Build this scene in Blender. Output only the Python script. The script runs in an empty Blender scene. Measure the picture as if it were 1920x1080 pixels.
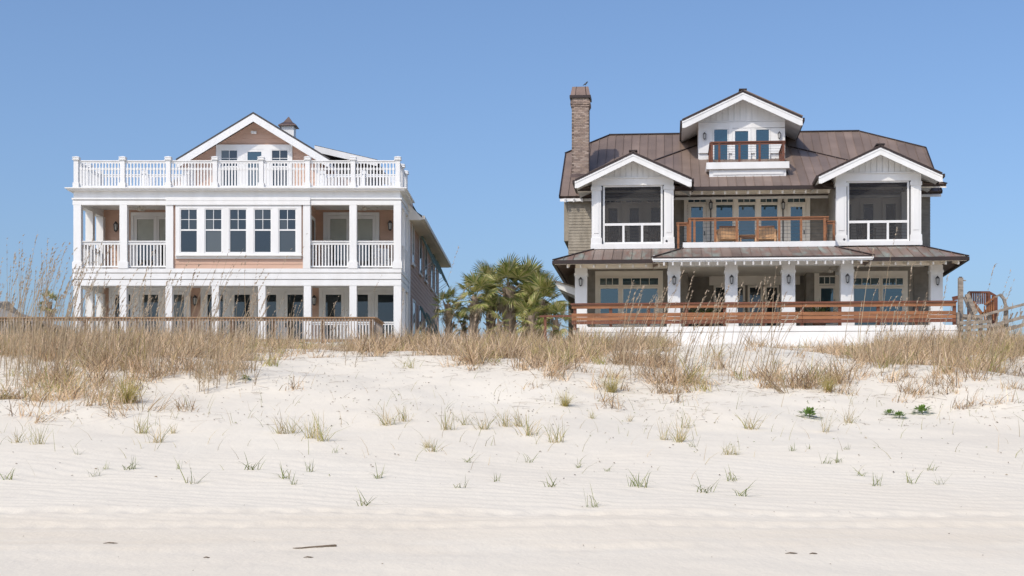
import bpy, math, random
import numpy as np
from mathutils import Vector, Matrix
random.seed(7); RNG = np.random.default_rng(11)
sc = bpy.context.scene
COL = sc.collection
R = math.radians
# ------------------------------------------------------------------ camera
FP, CX, CY, EYE = 2820.0, 1040.0, 850.0, 1.6      # focal length in photo pixels, vanishing point, eye height
cam = bpy.data.cameras.new('camera'); cam.sensor_width = 36; cam.lens = FP/1920*36
cam.shift_x = -(CX-960)/1920; cam.shift_y = (CY-540)/1920
cam.clip_start = .1; cam.clip_end = 6000
camo = bpy.data.objects.new('camera', cam); COL.objects.link(camo)
camo.location = (0, 0, EYE); camo.rotation_euler = (R(90), 0, 0); sc.camera = camo
# ------------------------------------------------------------------ sky and sun
SUN_EL, SUN_AZ = R(46), R(36)                      # azimuth to the left of straight behind the camera
S = Vector((-math.sin(SUN_AZ)*math.cos(SUN_EL), -math.cos(SUN_AZ)*math.cos(SUN_EL), math.sin(SUN_EL)))
w = bpy.data.worlds.new('World'); sc.world = w; w.use_nodes = True
nt = w.node_tree; nt.nodes.clear()
sky = nt.nodes.new('ShaderNodeTexSky'); sky.sky_type = 'NISHITA'; sky.sun_disc = False
sky.sun_elevation = SUN_EL; sky.sun_rotation = math.pi+SUN_AZ
sky.altitude = 0; sky.air_density = .92; sky.dust_density = 2.6; sky.ozone_density = 6.0
bg = nt.nodes.new('ShaderNodeBackground'); bg.inputs['Strength'].default_value = .15
wo = nt.nodes.new('ShaderNodeOutputWorld')
nt.links.new(sky.outputs[0], bg.inputs[0]); nt.links.new(bg.outputs[0], wo.inputs[0])
sl = bpy.data.lights.new('sun', 'SUN'); sl.energy = 2.35; sl.angle = R(.53); sl.color = (1, .915, .79)
so = bpy.data.objects.new('sun', sl); COL.objects.link(so); so.rotation_euler = (-S).to_track_quat('-Z', 'Y').to_euler()
so.location = (-20, -20, 40)
sc.view_settings.view_transform = 'Standard'; sc.view_settings.look = 'None'
sc.view_settings.exposure = .17; sc.view_settings.gamma = 1
sc.render.engine = 'CYCLES'; sc.cycles.max_bounces = 8; sc.cycles.diffuse_bounces = 6; sc.cycles.transparent_max_bounces = 12
sc.cycles.use_denoising = True

# ------------------------------------------------------------------ materials
def mat(name, col, rough=.6, var=.12, scale=1.5, bump=.0, bscale=30, metallic=0, spec=.5, col2=None, stretch=(1,1,1), detail=5):
    m = bpy.data.materials.new(name); m.use_nodes = True; n = m.node_tree; b = n.nodes['Principled BSDF']
    b.inputs['Roughness'].default_value = rough; b.inputs['Metallic'].default_value = metallic
    b.inputs['Specular IOR Level'].default_value = spec
    tc = n.nodes.new('ShaderNodeTexCoord'); mp = n.nodes.new('ShaderNodeMapping'); mp.inputs['Scale'].default_value = stretch
    n.links.new(tc.outputs['Object'], mp.inputs[0])
    nz = n.nodes.new('ShaderNodeTexNoise'); nz.inputs['Scale'].default_value = scale; nz.inputs['Detail'].default_value = detail
    n.links.new(mp.outputs[0], nz.inputs['Vector'])
    cr = n.nodes.new('ShaderNodeValToRGB'); e = cr.color_ramp.elements
    e[0].position = .3; e[1].position = .7
    c2 = col2 if col2 else tuple(c*(1-var) for c in col)
    e[0].color = (*c2, 1); e[1].color = (*[min(1, c*(1+(0 if col2 else var*.5))) for c in col], 1)
    n.links.new(nz.outputs['Fac'], cr.inputs[0]); n.links.new(cr.outputs[0], b.inputs['Base Color'])
    if bump:
        bn = n.nodes.new('ShaderNodeTexNoise'); bn.inputs['Scale'].default_value = bscale; bn.inputs['Detail'].default_value = 4
        n.links.new(mp.outputs[0], bn.inputs['Vector'])
        bp = n.nodes.new('ShaderNodeBump'); bp.inputs['Strength'].default_value = bump; bp.inputs['Distance'].default_value = .02
        n.links.new(bn.outputs['Fac'], bp.inputs['Height']); n.links.new(bp.outputs[0], b.inputs['Normal'])
    return m
def attr_mat(name, rough=.8, transl=.0, spec=.2):
    m = bpy.data.materials.new(name); m.use_nodes = True; n = m.node_tree; b = n.nodes['Principled BSDF']
    a = n.nodes.new('ShaderNodeAttribute'); a.attribute_name = 'Col'
    b.inputs['Roughness'].default_value = rough; b.inputs['Specular IOR Level'].default_value = spec
    n.links.new(a.outputs['Color'], b.inputs['Base Color'])
    if transl:
        t = n.nodes.new('ShaderNodeBsdfTranslucent'); mx = n.nodes.new('ShaderNodeMixShader'); mx.inputs[0].default_value = transl
        n.links.new(a.outputs['Color'], t.inputs[0]); n.links.new(b.outputs[0], mx.inputs[1]); n.links.new(t.outputs[0], mx.inputs[2])
        n.links.new(mx.outputs[0], n.nodes['Material Output'].inputs[0])
    return m
def glass_mat(name, base, ior, tint):
    m = bpy.data.materials.new(name); m.use_nodes = True; n = m.node_tree; b = n.nodes['Principled BSDF']
    b.inputs['Base Color'].default_value = (*base, 1); b.inputs['Roughness'].default_value = .015; b.inputs['IOR'].default_value = ior; b.inputs['Specular Tint'].default_value = (*tint, 1)
    oi = n.nodes.new('ShaderNodeObjectInfo'); pw_ = n.nodes.new('ShaderNodeMath'); pw_.operation = 'POWER'; pw_.inputs[1].default_value = 3; n.links.new(oi.outputs['Random'], pw_.inputs[0])
    mx = n.nodes.new('ShaderNodeMixRGB'); mx.inputs[1].default_value = (*base, 1); mx.inputs[2].default_value = (.085, .09, .085, 1); n.links.new(pw_.outputs[0], mx.inputs[0]); n.links.new(mx.outputs[0], b.inputs['Base Color'])
    tc = n.nodes.new('ShaderNodeTexCoord'); nz = n.nodes.new('ShaderNodeTexNoise'); nz.inputs['Scale'].default_value = 1.3; nz.inputs['Detail'].default_value = 1
    n.links.new(tc.outputs['Object'], nz.inputs['Vector'])
    bp = n.nodes.new('ShaderNodeBump'); bp.inputs['Strength'].default_value = .12; bp.inputs['Distance'].default_value = .03
    n.links.new(nz.outputs['Fac'], bp.inputs['Height']); n.links.new(bp.outputs[0], b.inputs['Normal'])
    return m
def screen_mat():
    m = bpy.data.materials.new('insect_screen'); m.use_nodes = True; n = m.node_tree; b = n.nodes['Principled BSDF']
    b.inputs['Base Color'].default_value = (.03, .03, .032, 1); b.inputs['Roughness'].default_value = .8
    t = n.nodes.new('ShaderNodeBsdfTransparent'); mx = n.nodes.new('ShaderNodeMixShader'); mx.inputs[0].default_value = .72
    n.links.new(t.outputs[0], mx.inputs[1]); n.links.new(b.outputs[0], mx.inputs[2]); n.links.new(mx.outputs[0], n.nodes['Material Output'].inputs[0])
    return m
def metal_roof_mat(name, patina):
    m = mat(name, (.225, .165, .132), .5, .22, .9, .08, 5, .1)
    n = m.node_tree; b = n.nodes['Principled BSDF']; base = b.inputs['Base Color'].links[0].from_socket
    oi = n.nodes.new('ShaderNodeObjectInfo'); hs = n.nodes.new('ShaderNodeHueSaturation')
    mr = n.nodes.new('ShaderNodeMapRange'); mr.inputs[3].default_value = .82; mr.inputs[4].default_value = 1.16
    n.links.new(oi.outputs['Random'], mr.inputs[0]); n.links.new(mr.outputs[0], hs.inputs['Value']); n.links.new(base, hs.inputs['Color'])
    last = hs.outputs[0]
    if patina:
        tc = n.nodes.new('ShaderNodeTexCoord'); mp = n.nodes.new('ShaderNodeMapping'); mp.inputs['Scale'].default_value = (2.2, .5, .8)
        n.links.new(tc.outputs['Object'], mp.inputs[0])
        nz = n.nodes.new('ShaderNodeTexNoise'); nz.inputs['Scale'].default_value = 1.1; nz.inputs['Detail'].default_value = 6
        n.links.new(mp.outputs[0], nz.inputs['Vector'])
        r1 = n.nodes.new('ShaderNodeMapRange'); r1.inputs[1].default_value = .54; r1.inputs[2].default_value = .74; r1.inputs[4].default_value = .75
        n.links.new(nz.outputs['Fac'], r1.inputs[0])
        mx = n.nodes.new('ShaderNodeMixRGB'); mx.inputs[2].default_value = (.30, .38, .33, 1)
        n.links.new(r1.outputs[0], mx.inputs[0]); n.links.new(last, mx.inputs[1]); last = mx.outputs[0]
        n2 = n.nodes.new('ShaderNodeTexNoise'); n2.inputs['Scale'].default_value = 1.7; n.links.new(mp.outputs[0], n2.inputs['Vector'])
        r2 = n.nodes.new('ShaderNodeMapRange'); r2.inputs[1].default_value = .52; r2.inputs[2].default_value = .8; r2.inputs[4].default_value = .7
        n.links.new(n2.outputs['Fac'], r2.inputs[0])
        mx2 = n.nodes.new('ShaderNodeMixRGB'); mx2.inputs[2].default_value = (.26, .11, .07, 1)
        n.links.new(r2.outputs[0], mx2.inputs[0]); n.links.new(last, mx2.inputs[1]); last = mx2.outputs[0]
    n.links.new(last, b.inputs['Base Color'])
    return m
def sand_mat():
    m = mat('sand', (.755, .695, .585), .95, .05, .35, spec=.1, col2=(.72, .655, .545))
    n = m.node_tree; b = n.nodes['Principled BSDF']
    tc = n.nodes.new('ShaderNodeTexCoord')
    def noise(scale, detail, st=(1, 1, 1)):
        mp = n.nodes.new('ShaderNodeMapping'); mp.inputs['Scale'].default_value = st; n.links.new(tc.outputs['Object'], mp.inputs[0])
        z = n.nodes.new('ShaderNodeTexNoise'); z.inputs['Scale'].default_value = scale; z.inputs['Detail'].default_value = detail
        n.links.new(mp.outputs[0], z.inputs['Vector']); return z.outputs['Fac']
    a1 = noise(5, 3, (1, .6, 1)); a2 = noise(26, 4, (.8, .5, 1)); a3 = noise(1.2, 2)
    ad = n.nodes.new('ShaderNodeMath'); ad.operation = 'MULTIPLY_ADD'; ad.inputs[1].default_value = .35
    n.links.new(a2, ad.inputs[0]); n.links.new(a1, ad.inputs[2])
    bp = n.nodes.new('ShaderNodeBump'); bp.inputs['Strength'].default_value = .4; bp.inputs['Distance'].default_value = .035
    n.links.new(ad.outputs[0], bp.inputs['Height']); n.links.new(bp.outputs[0], b.inputs['Normal'])
    sx = n.nodes.new('ShaderNodeSeparateXYZ'); n.links.new(tc.outputs['Object'], sx.inputs[0])
    wob = n.nodes.new('ShaderNodeMath'); wob.operation = 'MULTIPLY_ADD'; wob.inputs[1].default_value = 2.2; n.links.new(a3, wob.inputs[0]); n.links.new(sx.outputs[1], wob.inputs[2])
    cr2 = n.nodes.new('ShaderNodeValToRGB'); cr2.color_ramp.elements[0].position = 0; cr2.color_ramp.elements[0].color = (.2, .2, .2, 1)
    for pos, v in ((.35, .2), (.42, .6), (.56, .55), (.64, .12), (1, 0)):
        e_ = cr2.color_ramp.elements.new(pos) if pos < 1 else cr2.color_ramp.elements[-1]; e_.color = (v, v, v, 1)
    mr0 = n.nodes.new('ShaderNodeMapRange'); mr0.inputs[1].default_value = 10; mr0.inputs[2].default_value = 22; n.links.new(wob.outputs[0], mr0.inputs[0]); n.links.new(mr0.outputs[0], cr2.inputs[0])
    st_ = noise(3, 5, (.15, 1.6, 1)); ml = n.nodes.new('ShaderNodeMath'); ml.operation = 'MULTIPLY'; n.links.new(cr2.outputs[0], ml.inputs[0]); n.links.new(st_, ml.inputs[1])
    mxc = n.nodes.new('ShaderNodeMixRGB'); mxc.inputs[2].default_value = (.70, .59, .44, 1)
    n.links.new(ml.outputs[0], mxc.inputs[0]); n.links.new(b.inputs['Base Color'].links[0].from_socket, mxc.inputs[1]); n.links.new(mxc.outputs[0], b.inputs['Base Color'])
    # shell grit: sparse darker grains
    gr = noise(70, 2); mr = n.nodes.new('ShaderNodeMapRange'); mr.inputs[1].default_value = .66; mr.inputs[2].default_value = .75; mr.inputs[4].default_value = .25
    n.links.new(gr, mr.inputs[0])
    mx = n.nodes.new('ShaderNodeMixRGB'); mx.inputs[2].default_value = (.42, .34, .27, 1)
    n.links.new(mr.outputs[0], mx.inputs[0]); n.links.new(b.inputs['Base Color'].links[0].from_socket, mx.inputs[1]); n.links.new(mx.outputs[0], b.inputs['Base Color'])
    return m
M = {}
M['white'] = mat('white_paint', (.81, .81, .80), .5, .05, 1.6, .03, 6, col2=(.735, .73, .71), stretch=(1.5, 1.5, .3))
M['trim'] = mat('cream_trim_paint', (.86, .80, .70), .55, .06, .8)
M['whitewash'] = mat('white_deck_wall', (.78, .77, .75), .7, .1, 1.2, .1, 12)
M['pink'] = mat('salmon_clapboard', (.57, .375, .28), .65, .1, 1.2, .05, 20, stretch=(.3, 1, 2))
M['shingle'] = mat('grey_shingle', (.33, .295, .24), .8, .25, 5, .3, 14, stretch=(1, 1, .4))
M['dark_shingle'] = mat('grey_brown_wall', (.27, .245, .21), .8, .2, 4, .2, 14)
M['h1roof'] = mat('dark_roof_shingle', (.075, .07, .07), .85, .35, 6, .4, 16)
M['roof'] = metal_roof_mat('brown_copper_roof', False)
M['roofp'] = metal_roof_mat('patinated_copper_roof', True)
M['darkmetal'] = mat('dark_bronze_gutter', (.045, .03, .026), .45, .2, 2, metallic=.3)
M['copper'] = mat('brown_copper', (.15, .105, .09), .4, .25, 3, .05, 6, .5)
M['cedar'] = mat('oiled_cedar', (.30, .125, .05), .5, .4, 3, .15, 25, stretch=(.35, 2, 3))
M['cedar_dark'] = mat('red_brown_timber', (.17, .058, .028), .5, .4, 3, .15, 25, stretch=(.35, 2, 3))
M['teak'] = mat('pale_teak', (.62, .37, .19), .55, .2, 4, .1, 25)
M['weathered'] = mat('weathered_timber', (.30, .255, .21), .85, .4, 4, .4, 25, stretch=(1, 1, 3))
M['deckwood'] = mat('tan_timber', (.34, .21, .12), .75, .3, 4, .2, 20, stretch=(.4, 1, 3))
M['picket'] = mat('grey_picket', (.36, .31, .27), .85, .3, 3, .2, 20)
M['glass'] = glass_mat('window_glass', (.01, .014, .017), 1.75, (.75, .88, 1))
M['glass_teal'] = glass_mat('tinted_window_glass', (.006, .028, .042), 2.1, (.6, .82, .95))
M['screen'] = screen_mat()
M['teal'] = mat('teal_shutter_paint', (.16, .27, .25), .6, .15, 3)
M['black'] = mat('black_metal', (.045, .045, .05), .4, .2, 3)
M['lamp'] = mat('frosted_lamp_glass', (.5, .5, .48), .25, .05, 3)
M['blind'] = mat('pale_blind', (.45, .47, .42), .8, .1, 3)
M['grey_fan'] = mat('fan_blade_cream', (.55, .52, .46), .6, .1, 3)
M['deckfloor'] = mat('deck_boards', (.55, .52, .46), .8, .2, 3)
M['brick'] = attr_mat('brick', .85)
M['mortar'] = mat('mortar', (.42, .36, .30), .9, .1, 8)
M['grass'] = attr_mat('grass_blades', .75, .3)
M['leaf'] = attr_mat('palm_leaf', .45, .18, .4)
M['bark'] = attr_mat('palm_bark', .9)
M['drift'] = mat('driftwood', (.17, .125, .085), .9, .35, 6, .4, 30)
M['litter'] = attr_mat('litter', .9)
M['sand'] = sand_mat()
M['lawn'] = mat('dark_unseen_ground', (.11, .12, .05), .95, .4, 2, .3, 8, col2=(.16, .13, .075))
M['soil'] = mat('terracotta_pot', (.2, .1, .06), .8, .2, 5)
M['cushion'] = mat('blue_cushion', (.05, .07, .2), .8, .2, 4)
M['sea'] = mat('sea_water', (.03, .07, .09), .08, .2, .05, .5, 1.2)

# ------------------------------------------------------------------ helpers
class MB:
    def __init__(s): s.v = []; s.f = []; s.c = []
    def add(s, vs, fs, col=None):
        o = len(s.v); s.v += [tuple(p) for p in vs]; s.f += [tuple(i+o for i in f) for f in fs]
        if col is not None: s.c += [col]*len(vs)
        return s
    def box(s, x0, x1, y0, y1, z0, z1, col=None):
        if x0 > x1: x0, x1 = x1, x0
        if y0 > y1: y0, y1 = y1, y0
        if z0 > z1: z0, z1 = z1, z0
        return s.add([(x0,y0,z0),(x1,y0,z0),(x1,y1,z0),(x0,y1,z0),(x0,y0,z1),(x1,y0,z1),(x1,y1,z1),(x0,y1,z1)],
                     [(0,3,2,1),(4,5,6,7),(0,1,5,4),(1,2,6,5),(2,3,7,6),(3,0,4,7)], col)
    def prism(s, poly, off, col=None):                 # poly: 3D points, off: extrusion
        off = Vector(off); p = [Vector(q) for q in poly]; n = len(p)
        nrm = Vector((0,0,0))
        for i in range(n): nrm += p[i].cross(p[(i+1) % n])
        if nrm.dot(off) > 0: p = p[::-1]
        return s.add(p+[q+off for q in p], [tuple(range(n)), tuple(range(2*n-1, n-1, -1))]+[(i, i+n, (i+1) % n+n, (i+1) % n)[::1] for i in range(n)], col)
    def beam(s, a, b, wd, ht, up=(0,0,1), col=None, taper=1.0):
        a, b = Vector(a), Vector(b); d = (b-a).normalized(); u = Vector(up)
        sd = d.cross(u)
        if sd.length < 1e-4: sd = d.cross(Vector((0,1,0)))
        sd.normalize(); u = sd.cross(d).normalized()
        vs = []
        for p, k in ((a,1), (b,taper)):
            for i, j in ((-1,-1),(1,-1),(1,1),(-1,1)): vs.append(p+sd*(i*wd/2*k)+u*(j*ht/2*k))
        return s.add(vs, [(0,1,2,3),(7,6,5,4),(0,4,5,1),(1,5,6,2),(2,6,7,3),(3,7,4,0)], col)
    def tube(s, pts, rad, n=8, col=None, cap=True):
        pts = [Vector(p) for p in pts]; rings = []; vs = []
        for i, p in enumerate(pts):
            d = (pts[min(i+1, len(pts)-1)]-pts[max(i-1, 0)]).normalized()
            a = d.orthogonal().normalized() if abs(d.z) < .99 else Vector((1,0,0)); b = d.cross(a).normalized(); a = b.cross(d)
            r = rad[i] if isinstance(rad, (list, tuple)) else rad
            for k in range(n): t = 2*math.pi*k/n; vs.append(p+a*(r*math.cos(t))+b*(r*math.sin(t)))
        fs = []
        for i in range(len(pts)-1):
            for k in range(n): fs.append((i*n+k, i*n+(k+1) % n, (i+1)*n+(k+1) % n, (i+1)*n+k))
        if cap: fs += [tuple(range(n))[::-1], tuple(range((len(pts)-1)*n, len(pts)*n))]
        return s.add(vs, fs, col)
    def mesh(s, name, m, smooth=False):
        me = bpy.data.meshes.new(name); me.from_pydata(s.v, [], s.f)
        if s.c:
            at = me.color_attributes.new('Col', 'FLOAT_COLOR', 'POINT')
            at.data.foreach_set('color', np.array([(*c[:3], 1) for c in s.c], dtype=np.float32).ravel())
        me.materials.append(m)
        if smooth: me.polygons.foreach_set('use_smooth', [True]*len(me.polygons))
        me.update(); return me
    def build(s, name, m, parent=None, smooth=False, kind=None, label=None, loc=None):
        o = bpy.data.objects.new(name, s.mesh(name, m, smooth)); COL.objects.link(o)
        if parent: o.parent = parent
        if kind: o['kind'] = kind
        if label: o['label'] = label
        if loc: o.location = loc
        return o
def link(name, me, parent=None, loc=(0,0,0), rot=None, sca=None):
    o = bpy.data.objects.new(name, me); COL.objects.link(o); o.parent = parent; o.location = loc
    if rot is not None: o.rotation_euler = rot
    if sca is not None: o.scale = sca if hasattr(sca, '__len__') else (sca,)*3
    return o
def tag(o, label, cat, group=None):
    o['label'] = label; o['category'] = cat
    if group: o['group'] = group
    return o
def empty(name, loc, rz=0):
    o = bpy.data.objects.new(name, None); COL.objects.link(o); o.location = loc; o.rotation_euler = (0, 0, rz); o.empty_display_size = .3
    return o
def copy_tree(o, parent=None):
    c = o.copy(); COL.objects.link(c); c.parent = parent
    for ch in list(o.children): copy_tree(ch, c)
    return c
class Frame:                                           # a building's own frame: x along its front, y into it, z up
    def __init__(s, ox, oy, oz, r): s.o = (ox, oy, oz); s.r = r; s.cr = math.cos(r); s.sr = math.sin(r)
    def p(s, px, py, yl):                              # point of the local plane y = yl seen at a photo pixel
        dx, dz = (px-CX)/FP, (CY-py)/FP
        t = (yl-s.o[0]*s.sr+s.o[1]*s.cr)/(s.cr-dx*s.sr)
        return Vector(((t*dx-s.o[0])*s.cr+(t-s.o[1])*s.sr, yl, EYE+t*dz-s.o[2]))
    def x(s, px, yl): return s.p(px, 500, yl).x
    def z(s, px, py, yl): return s.p(px, py, yl).z
    def on(s, px, py, zf, y0=-5, y1=25):               # where the pixel's ray meets the roof plane z = zf(y)
        for _ in range(60):
            ym = (y0+y1)/2; q = s.p(px, py, ym)
            if q.z > zf(ym): y0 = ym
            else: y1 = ym
        return s.p(px, py, (y0+y1)/2)
    def w(s, v): return Vector((s.o[0]+v[0]*s.cr-v[1]*s.sr, s.o[1]+v[0]*s.sr+v[1]*s.cr, s.o[2]+v[2]))
    def rect(s, px0, px1, py0, py1, y):
        pm = (px0+px1)/2
        return s.x(px0, y), s.x(px1, y), s.z(pm, py1, y), s.z(pm, py0, y)
    def bx(s, mb, px0, px1, py0, py1, y0, y1):
        x0, x1, z0, z1 = s.rect(px0, px1, py0, py1, y0); mb.box(x0, x1, y0, y1, z0, z1); return mb
    def part(s, name, m, parent, px0, px1, py0, py1, y0, y1, **k):
        return s.bx(MB(), px0, px1, py0, py1, y0, y1).build(name, m, parent, **k)
def clip(poly, a, b, lo, hi):                          # clip a 2D polygon to lo <= a*x+b*y <= hi
    for sgn, lim in ((1, lo), (-1, -hi)):
        out = []
        for i in range(len(poly)):
            p, q = poly[i], poly[(i+1) % len(poly)]
            dp = sgn*(a*p[0]+b*p[1])-lim; dq = sgn*(a*q[0]+b*q[1])-lim
            if dp >= 0: out.append(p)
            if (dp >= 0) != (dq >= 0):
                t = dp/(dp-dq); out.append((p[0]+(q[0]-p[0])*t, p[1]+(q[1]-p[1])*t))
        poly = out
        if len(poly) < 3: return []
    return poly
def siding(parent, O, U, N, poly, h, m, name='clapboard', joined=None):
    """lap boards on the wall polygon poly [(u, z)]; wall plane through O with horizontal axis U, outward normal N"""
    O, U, N = Vector(O), Vector(U), Vector(N)
    z0 = min(p[1] for p in poly); z1 = max(p[1] for p in poly); k = 0; z = z0; acc = MB() if joined else None
    while z < z1-1e-4:
        pc = clip(poly, 0, 1, z, min(z+h, z1))
        if len(pc) >= 3:
            out = []
            for (u, v) in pc: out.append(O+U*u+Vector((0,0,v))+N*(.024-.017*(v-z)/h))
            back = [O+U*u+Vector((0,0,v)) for (u, v) in pc]
            n = len(pc); mb = acc if joined else MB()
            ar = sum(pc[i][0]*pc[(i+1) % n][1]-pc[(i+1) % n][0]*pc[i][1] for i in range(n))
            flip = (U.cross(Vector((0,0,1))).dot(N) > 0) != (ar > 0)
            fs = [tuple(range(n)), tuple(range(2*n-1, n-1, -1))]+[(i, n+i, n+(i+1) % n, (i+1) % n) for i in range(n)]
            if flip: fs = [f[::-1] for f in fs]
            mb.add(out+back, fs)
            if not joined: mb.build(name, m, parent)
        z += h; k += 1
    if joined: acc.build(joined, m, parent, kind='stuff')
def slab(name, poly, th, m, parent, **k):              # roof plane with thickness, thickness measured down
    p = [Vector(q) for q in poly]; return MB().prism(p, (0,0,-th)).build(name, m, parent, **k)
def metal_roof(parent, poly, pw, m, name='roof', phase=0.0, eave=(0, 1)):
    """standing seam sheet roof: base slab plus one object for each pan with its raised seam; poly[eave] is the eave"""
    P = [Vector(q) for q in poly]; a, b = P[eave[0]], P[eave[1]]; U = (b-a).normalized()
    nrm = Vector((0,0,0))
    for i in range(len(P)): nrm += P[i].cross(P[(i+1) % len(P)])
    nrm.normalize()
    if nrm.z < 0: nrm = -nrm
    V = nrm.cross(U).normalized()
    q = [((p-a).dot(U), (p-a).dot(V)) for p in P]
    base = MB().prism(P, -nrm*.10).build(name, M['darkmetal'], parent)
    u0 = min(t[0] for t in q); u1 = max(t[0] for t in q); u = u0-phase*pw
    while u < u1-.02:
        pc = clip(q, 1, 0, u+.004, u+pw-.004)
        if len(pc) >= 3:
            mb = MB(); mb.prism([a+U*s_+V*t_+nrm*.004 for s_, t_ in pc], nrm*.008)
            sm = clip(q, 1, 0, u+pw-.016, u+pw-.004)
            if len(sm) >= 3: mb.prism([a+U*s_+V*t_+nrm*.0121 for s_, t_ in sm], nrm*.034)
            mb.build('roof_panel', m, base)
        u += pw
    return base
def frame_mb(x0, x1, z0, z1, y0, y1, t):
    mb = MB(); mb.box(x0, x0+t, y0, y1, z0, z1); mb.box(x1-t, x1, y0, y1, z0, z1)
    mb.box(x0+t, x1-t, y0, y1, z0, z0+t); mb.box(x0+t, x1-t, y0, y1, z1-t, z1); return mb
def pane(parent, x0, x1, z0, z1, y, m):
    cx, cz = (x0+x1)/2, (z0+z1)/2
    a, b = random.gauss(0, .0022), random.gauss(0, .0022)
    mb = MB(); hx, hz = (x1-x0)/2, (z1-z0)/2
    mb.box(-hx, hx, -.006, .006, -hz, hz)
    o = mb.build('pane', m, parent); o.location = (cx, y, cz); o.rotation_euler = (a, 0, b); return o
def window(parent, x0, x1, z0, z1, y, ft=.05, cols=1, rows=1, m='glass', fm='white', name='window', mt=.03, split=None, handle=None):
    """framed window; frame front at y; split = (fraction, cols, rows) gives the upper sash its own grid"""
    w_ = frame_mb(x0, x1, z0, z1, y, y+.08, ft).build(name, M[fm], parent)
    ix0, ix1, iz0, iz1 = x0+ft, x1-ft, z0+ft, z1-ft
    def grid(a0, a1, b0, b1, c, r):
        bars = MB()
        for i in range(1, c): xx = a0+(a1-a0)*i/c; bars.box(xx-mt/2, xx+mt/2, y+.022, y+.06, b0, b1)
        for j in range(1, r):
            zz = b0+(b1-b0)*j/r
            for i in range(c):
                xa = a0+(a1-a0)*i/c+(mt/2 if i else 0); xb = a0+(a1-a0)*(i+1)/c-(mt/2 if i < c-1 else 0)
                bars.box(xa, xb, y+.024, y+.058, zz-mt/2, zz+mt/2)
        if bars.v: bars.build('glazing_bar', M[fm], w_)
        for i in range(c):
            for j in range(r):
                pane(w_, a0+(a1-a0)*i/c, a0+(a1-a0)*(i+1)/c, b0+(b1-b0)*j/r, b0+(b1-b0)*(j+1)/r, y+.045, M[m])
    if split:
        zs = iz0+(iz1-iz0)*(1-split[0]); MB().box(ix0, ix1, y+.01, y+.07, zs-.03, zs+.03).build('meeting_rail', M[fm], w_)
        grid(ix0, ix1, iz0, zs-.03, 1, 1); grid(ix0, ix1, zs+.03, iz1, split[1], split[2])
    else: grid(ix0, ix1, iz0, iz1, cols, rows)
    if handle is not None:
        hx = x0+ft*.5 if handle < 0 else x1-ft*.5
        MB().box(hx-.02, hx+.02, y-.04, y-.002, z0+.95, z0+1.12).build('handle', M['black'], w_)
    return w_
def lantern(fr, px, py, y, label, group, s=1.0, facing=(0,-1)):
    p = fr.w(fr.p(px, py, y)); t = empty('wall_lantern', p, fr.r); tag(t, label, 'lantern', group)
    mb = MB(); mb.box(-.05*s, .05*s, -.025, -.002, -.12*s, .12*s); mb.beam((0,-.02,.08*s), (0,-.15*s,.14*s), .03*s, .03*s); mb.build('bracket', M['black'], t)
    mb = MB(); mb.tube([(0,-.15*s,-.16*s), (0,-.15*s,.1*s)], [.06*s,.085*s], 6); mb.build('glass_body', M['lamp'], t)
    mb = MB()
    for k in range(6):
        a = k*math.pi/3; mb.beam((.064*s*math.cos(a), -.15*s+.064*s*math.sin(a), -.17*s), (.09*s*math.cos(a), -.15*s+.09*s*math.sin(a), .1*s), .014*s, .014*s)
    mb.tube([(0,-.15*s,.1*s), (0,-.15*s,.17*s), (0,-.15*s,.23*s)], [.11*s,.06*s,.012*s], 6); mb.tube([(0,-.15*s,-.22*s), (0,-.15*s,-.16*s)], [.02*s,.07*s], 6)
    mb.build('cage', M['black'], t); return t

# ------------------------------------------------------------------ terrain
def vnoise(x, y, seed):
    r = np.random.default_rng(seed); tb = r.random((256, 256))
    xi = np.floor(x).astype(int); yi = np.floor(y).astype(int); fx = x-xi; fy = y-yi
    fx = fx*fx*(3-2*fx); fy = fy*fy*(3-2*fy)
    g = lambda a, b: tb[a % 256, b % 256]
    return (g(xi, yi)*(1-fx)+g(xi+1, yi)*fx)*(1-fy)+(g(xi, yi+1)*(1-fx)+g(xi+1, yi+1)*fx)*fy-.5
PD = [-3000, -60, -25, 0, 6, 12, 16, 19.5, 22, 25, 28, 31, 34, 38, 48, 57, 90, 200, 400, 5000]
PZ = [-3, -1.2, -.5, 0, .25, .62, .95, 1.25, 1.6, 2.04, 2.6, 3.25, 3.8, 4.1, 4.83, 5.68, 5.7, 3, 1, -2]
def smooth_prof():
    d = np.arange(-80, 240, .25); z = np.interp(d, PD, PZ); k = np.hanning(17); k /= k.sum()
    return d, np.convolve(np.pad(z, 8, mode='edge'), k, 'valid')
SD, SZ = smooth_prof()
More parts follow.
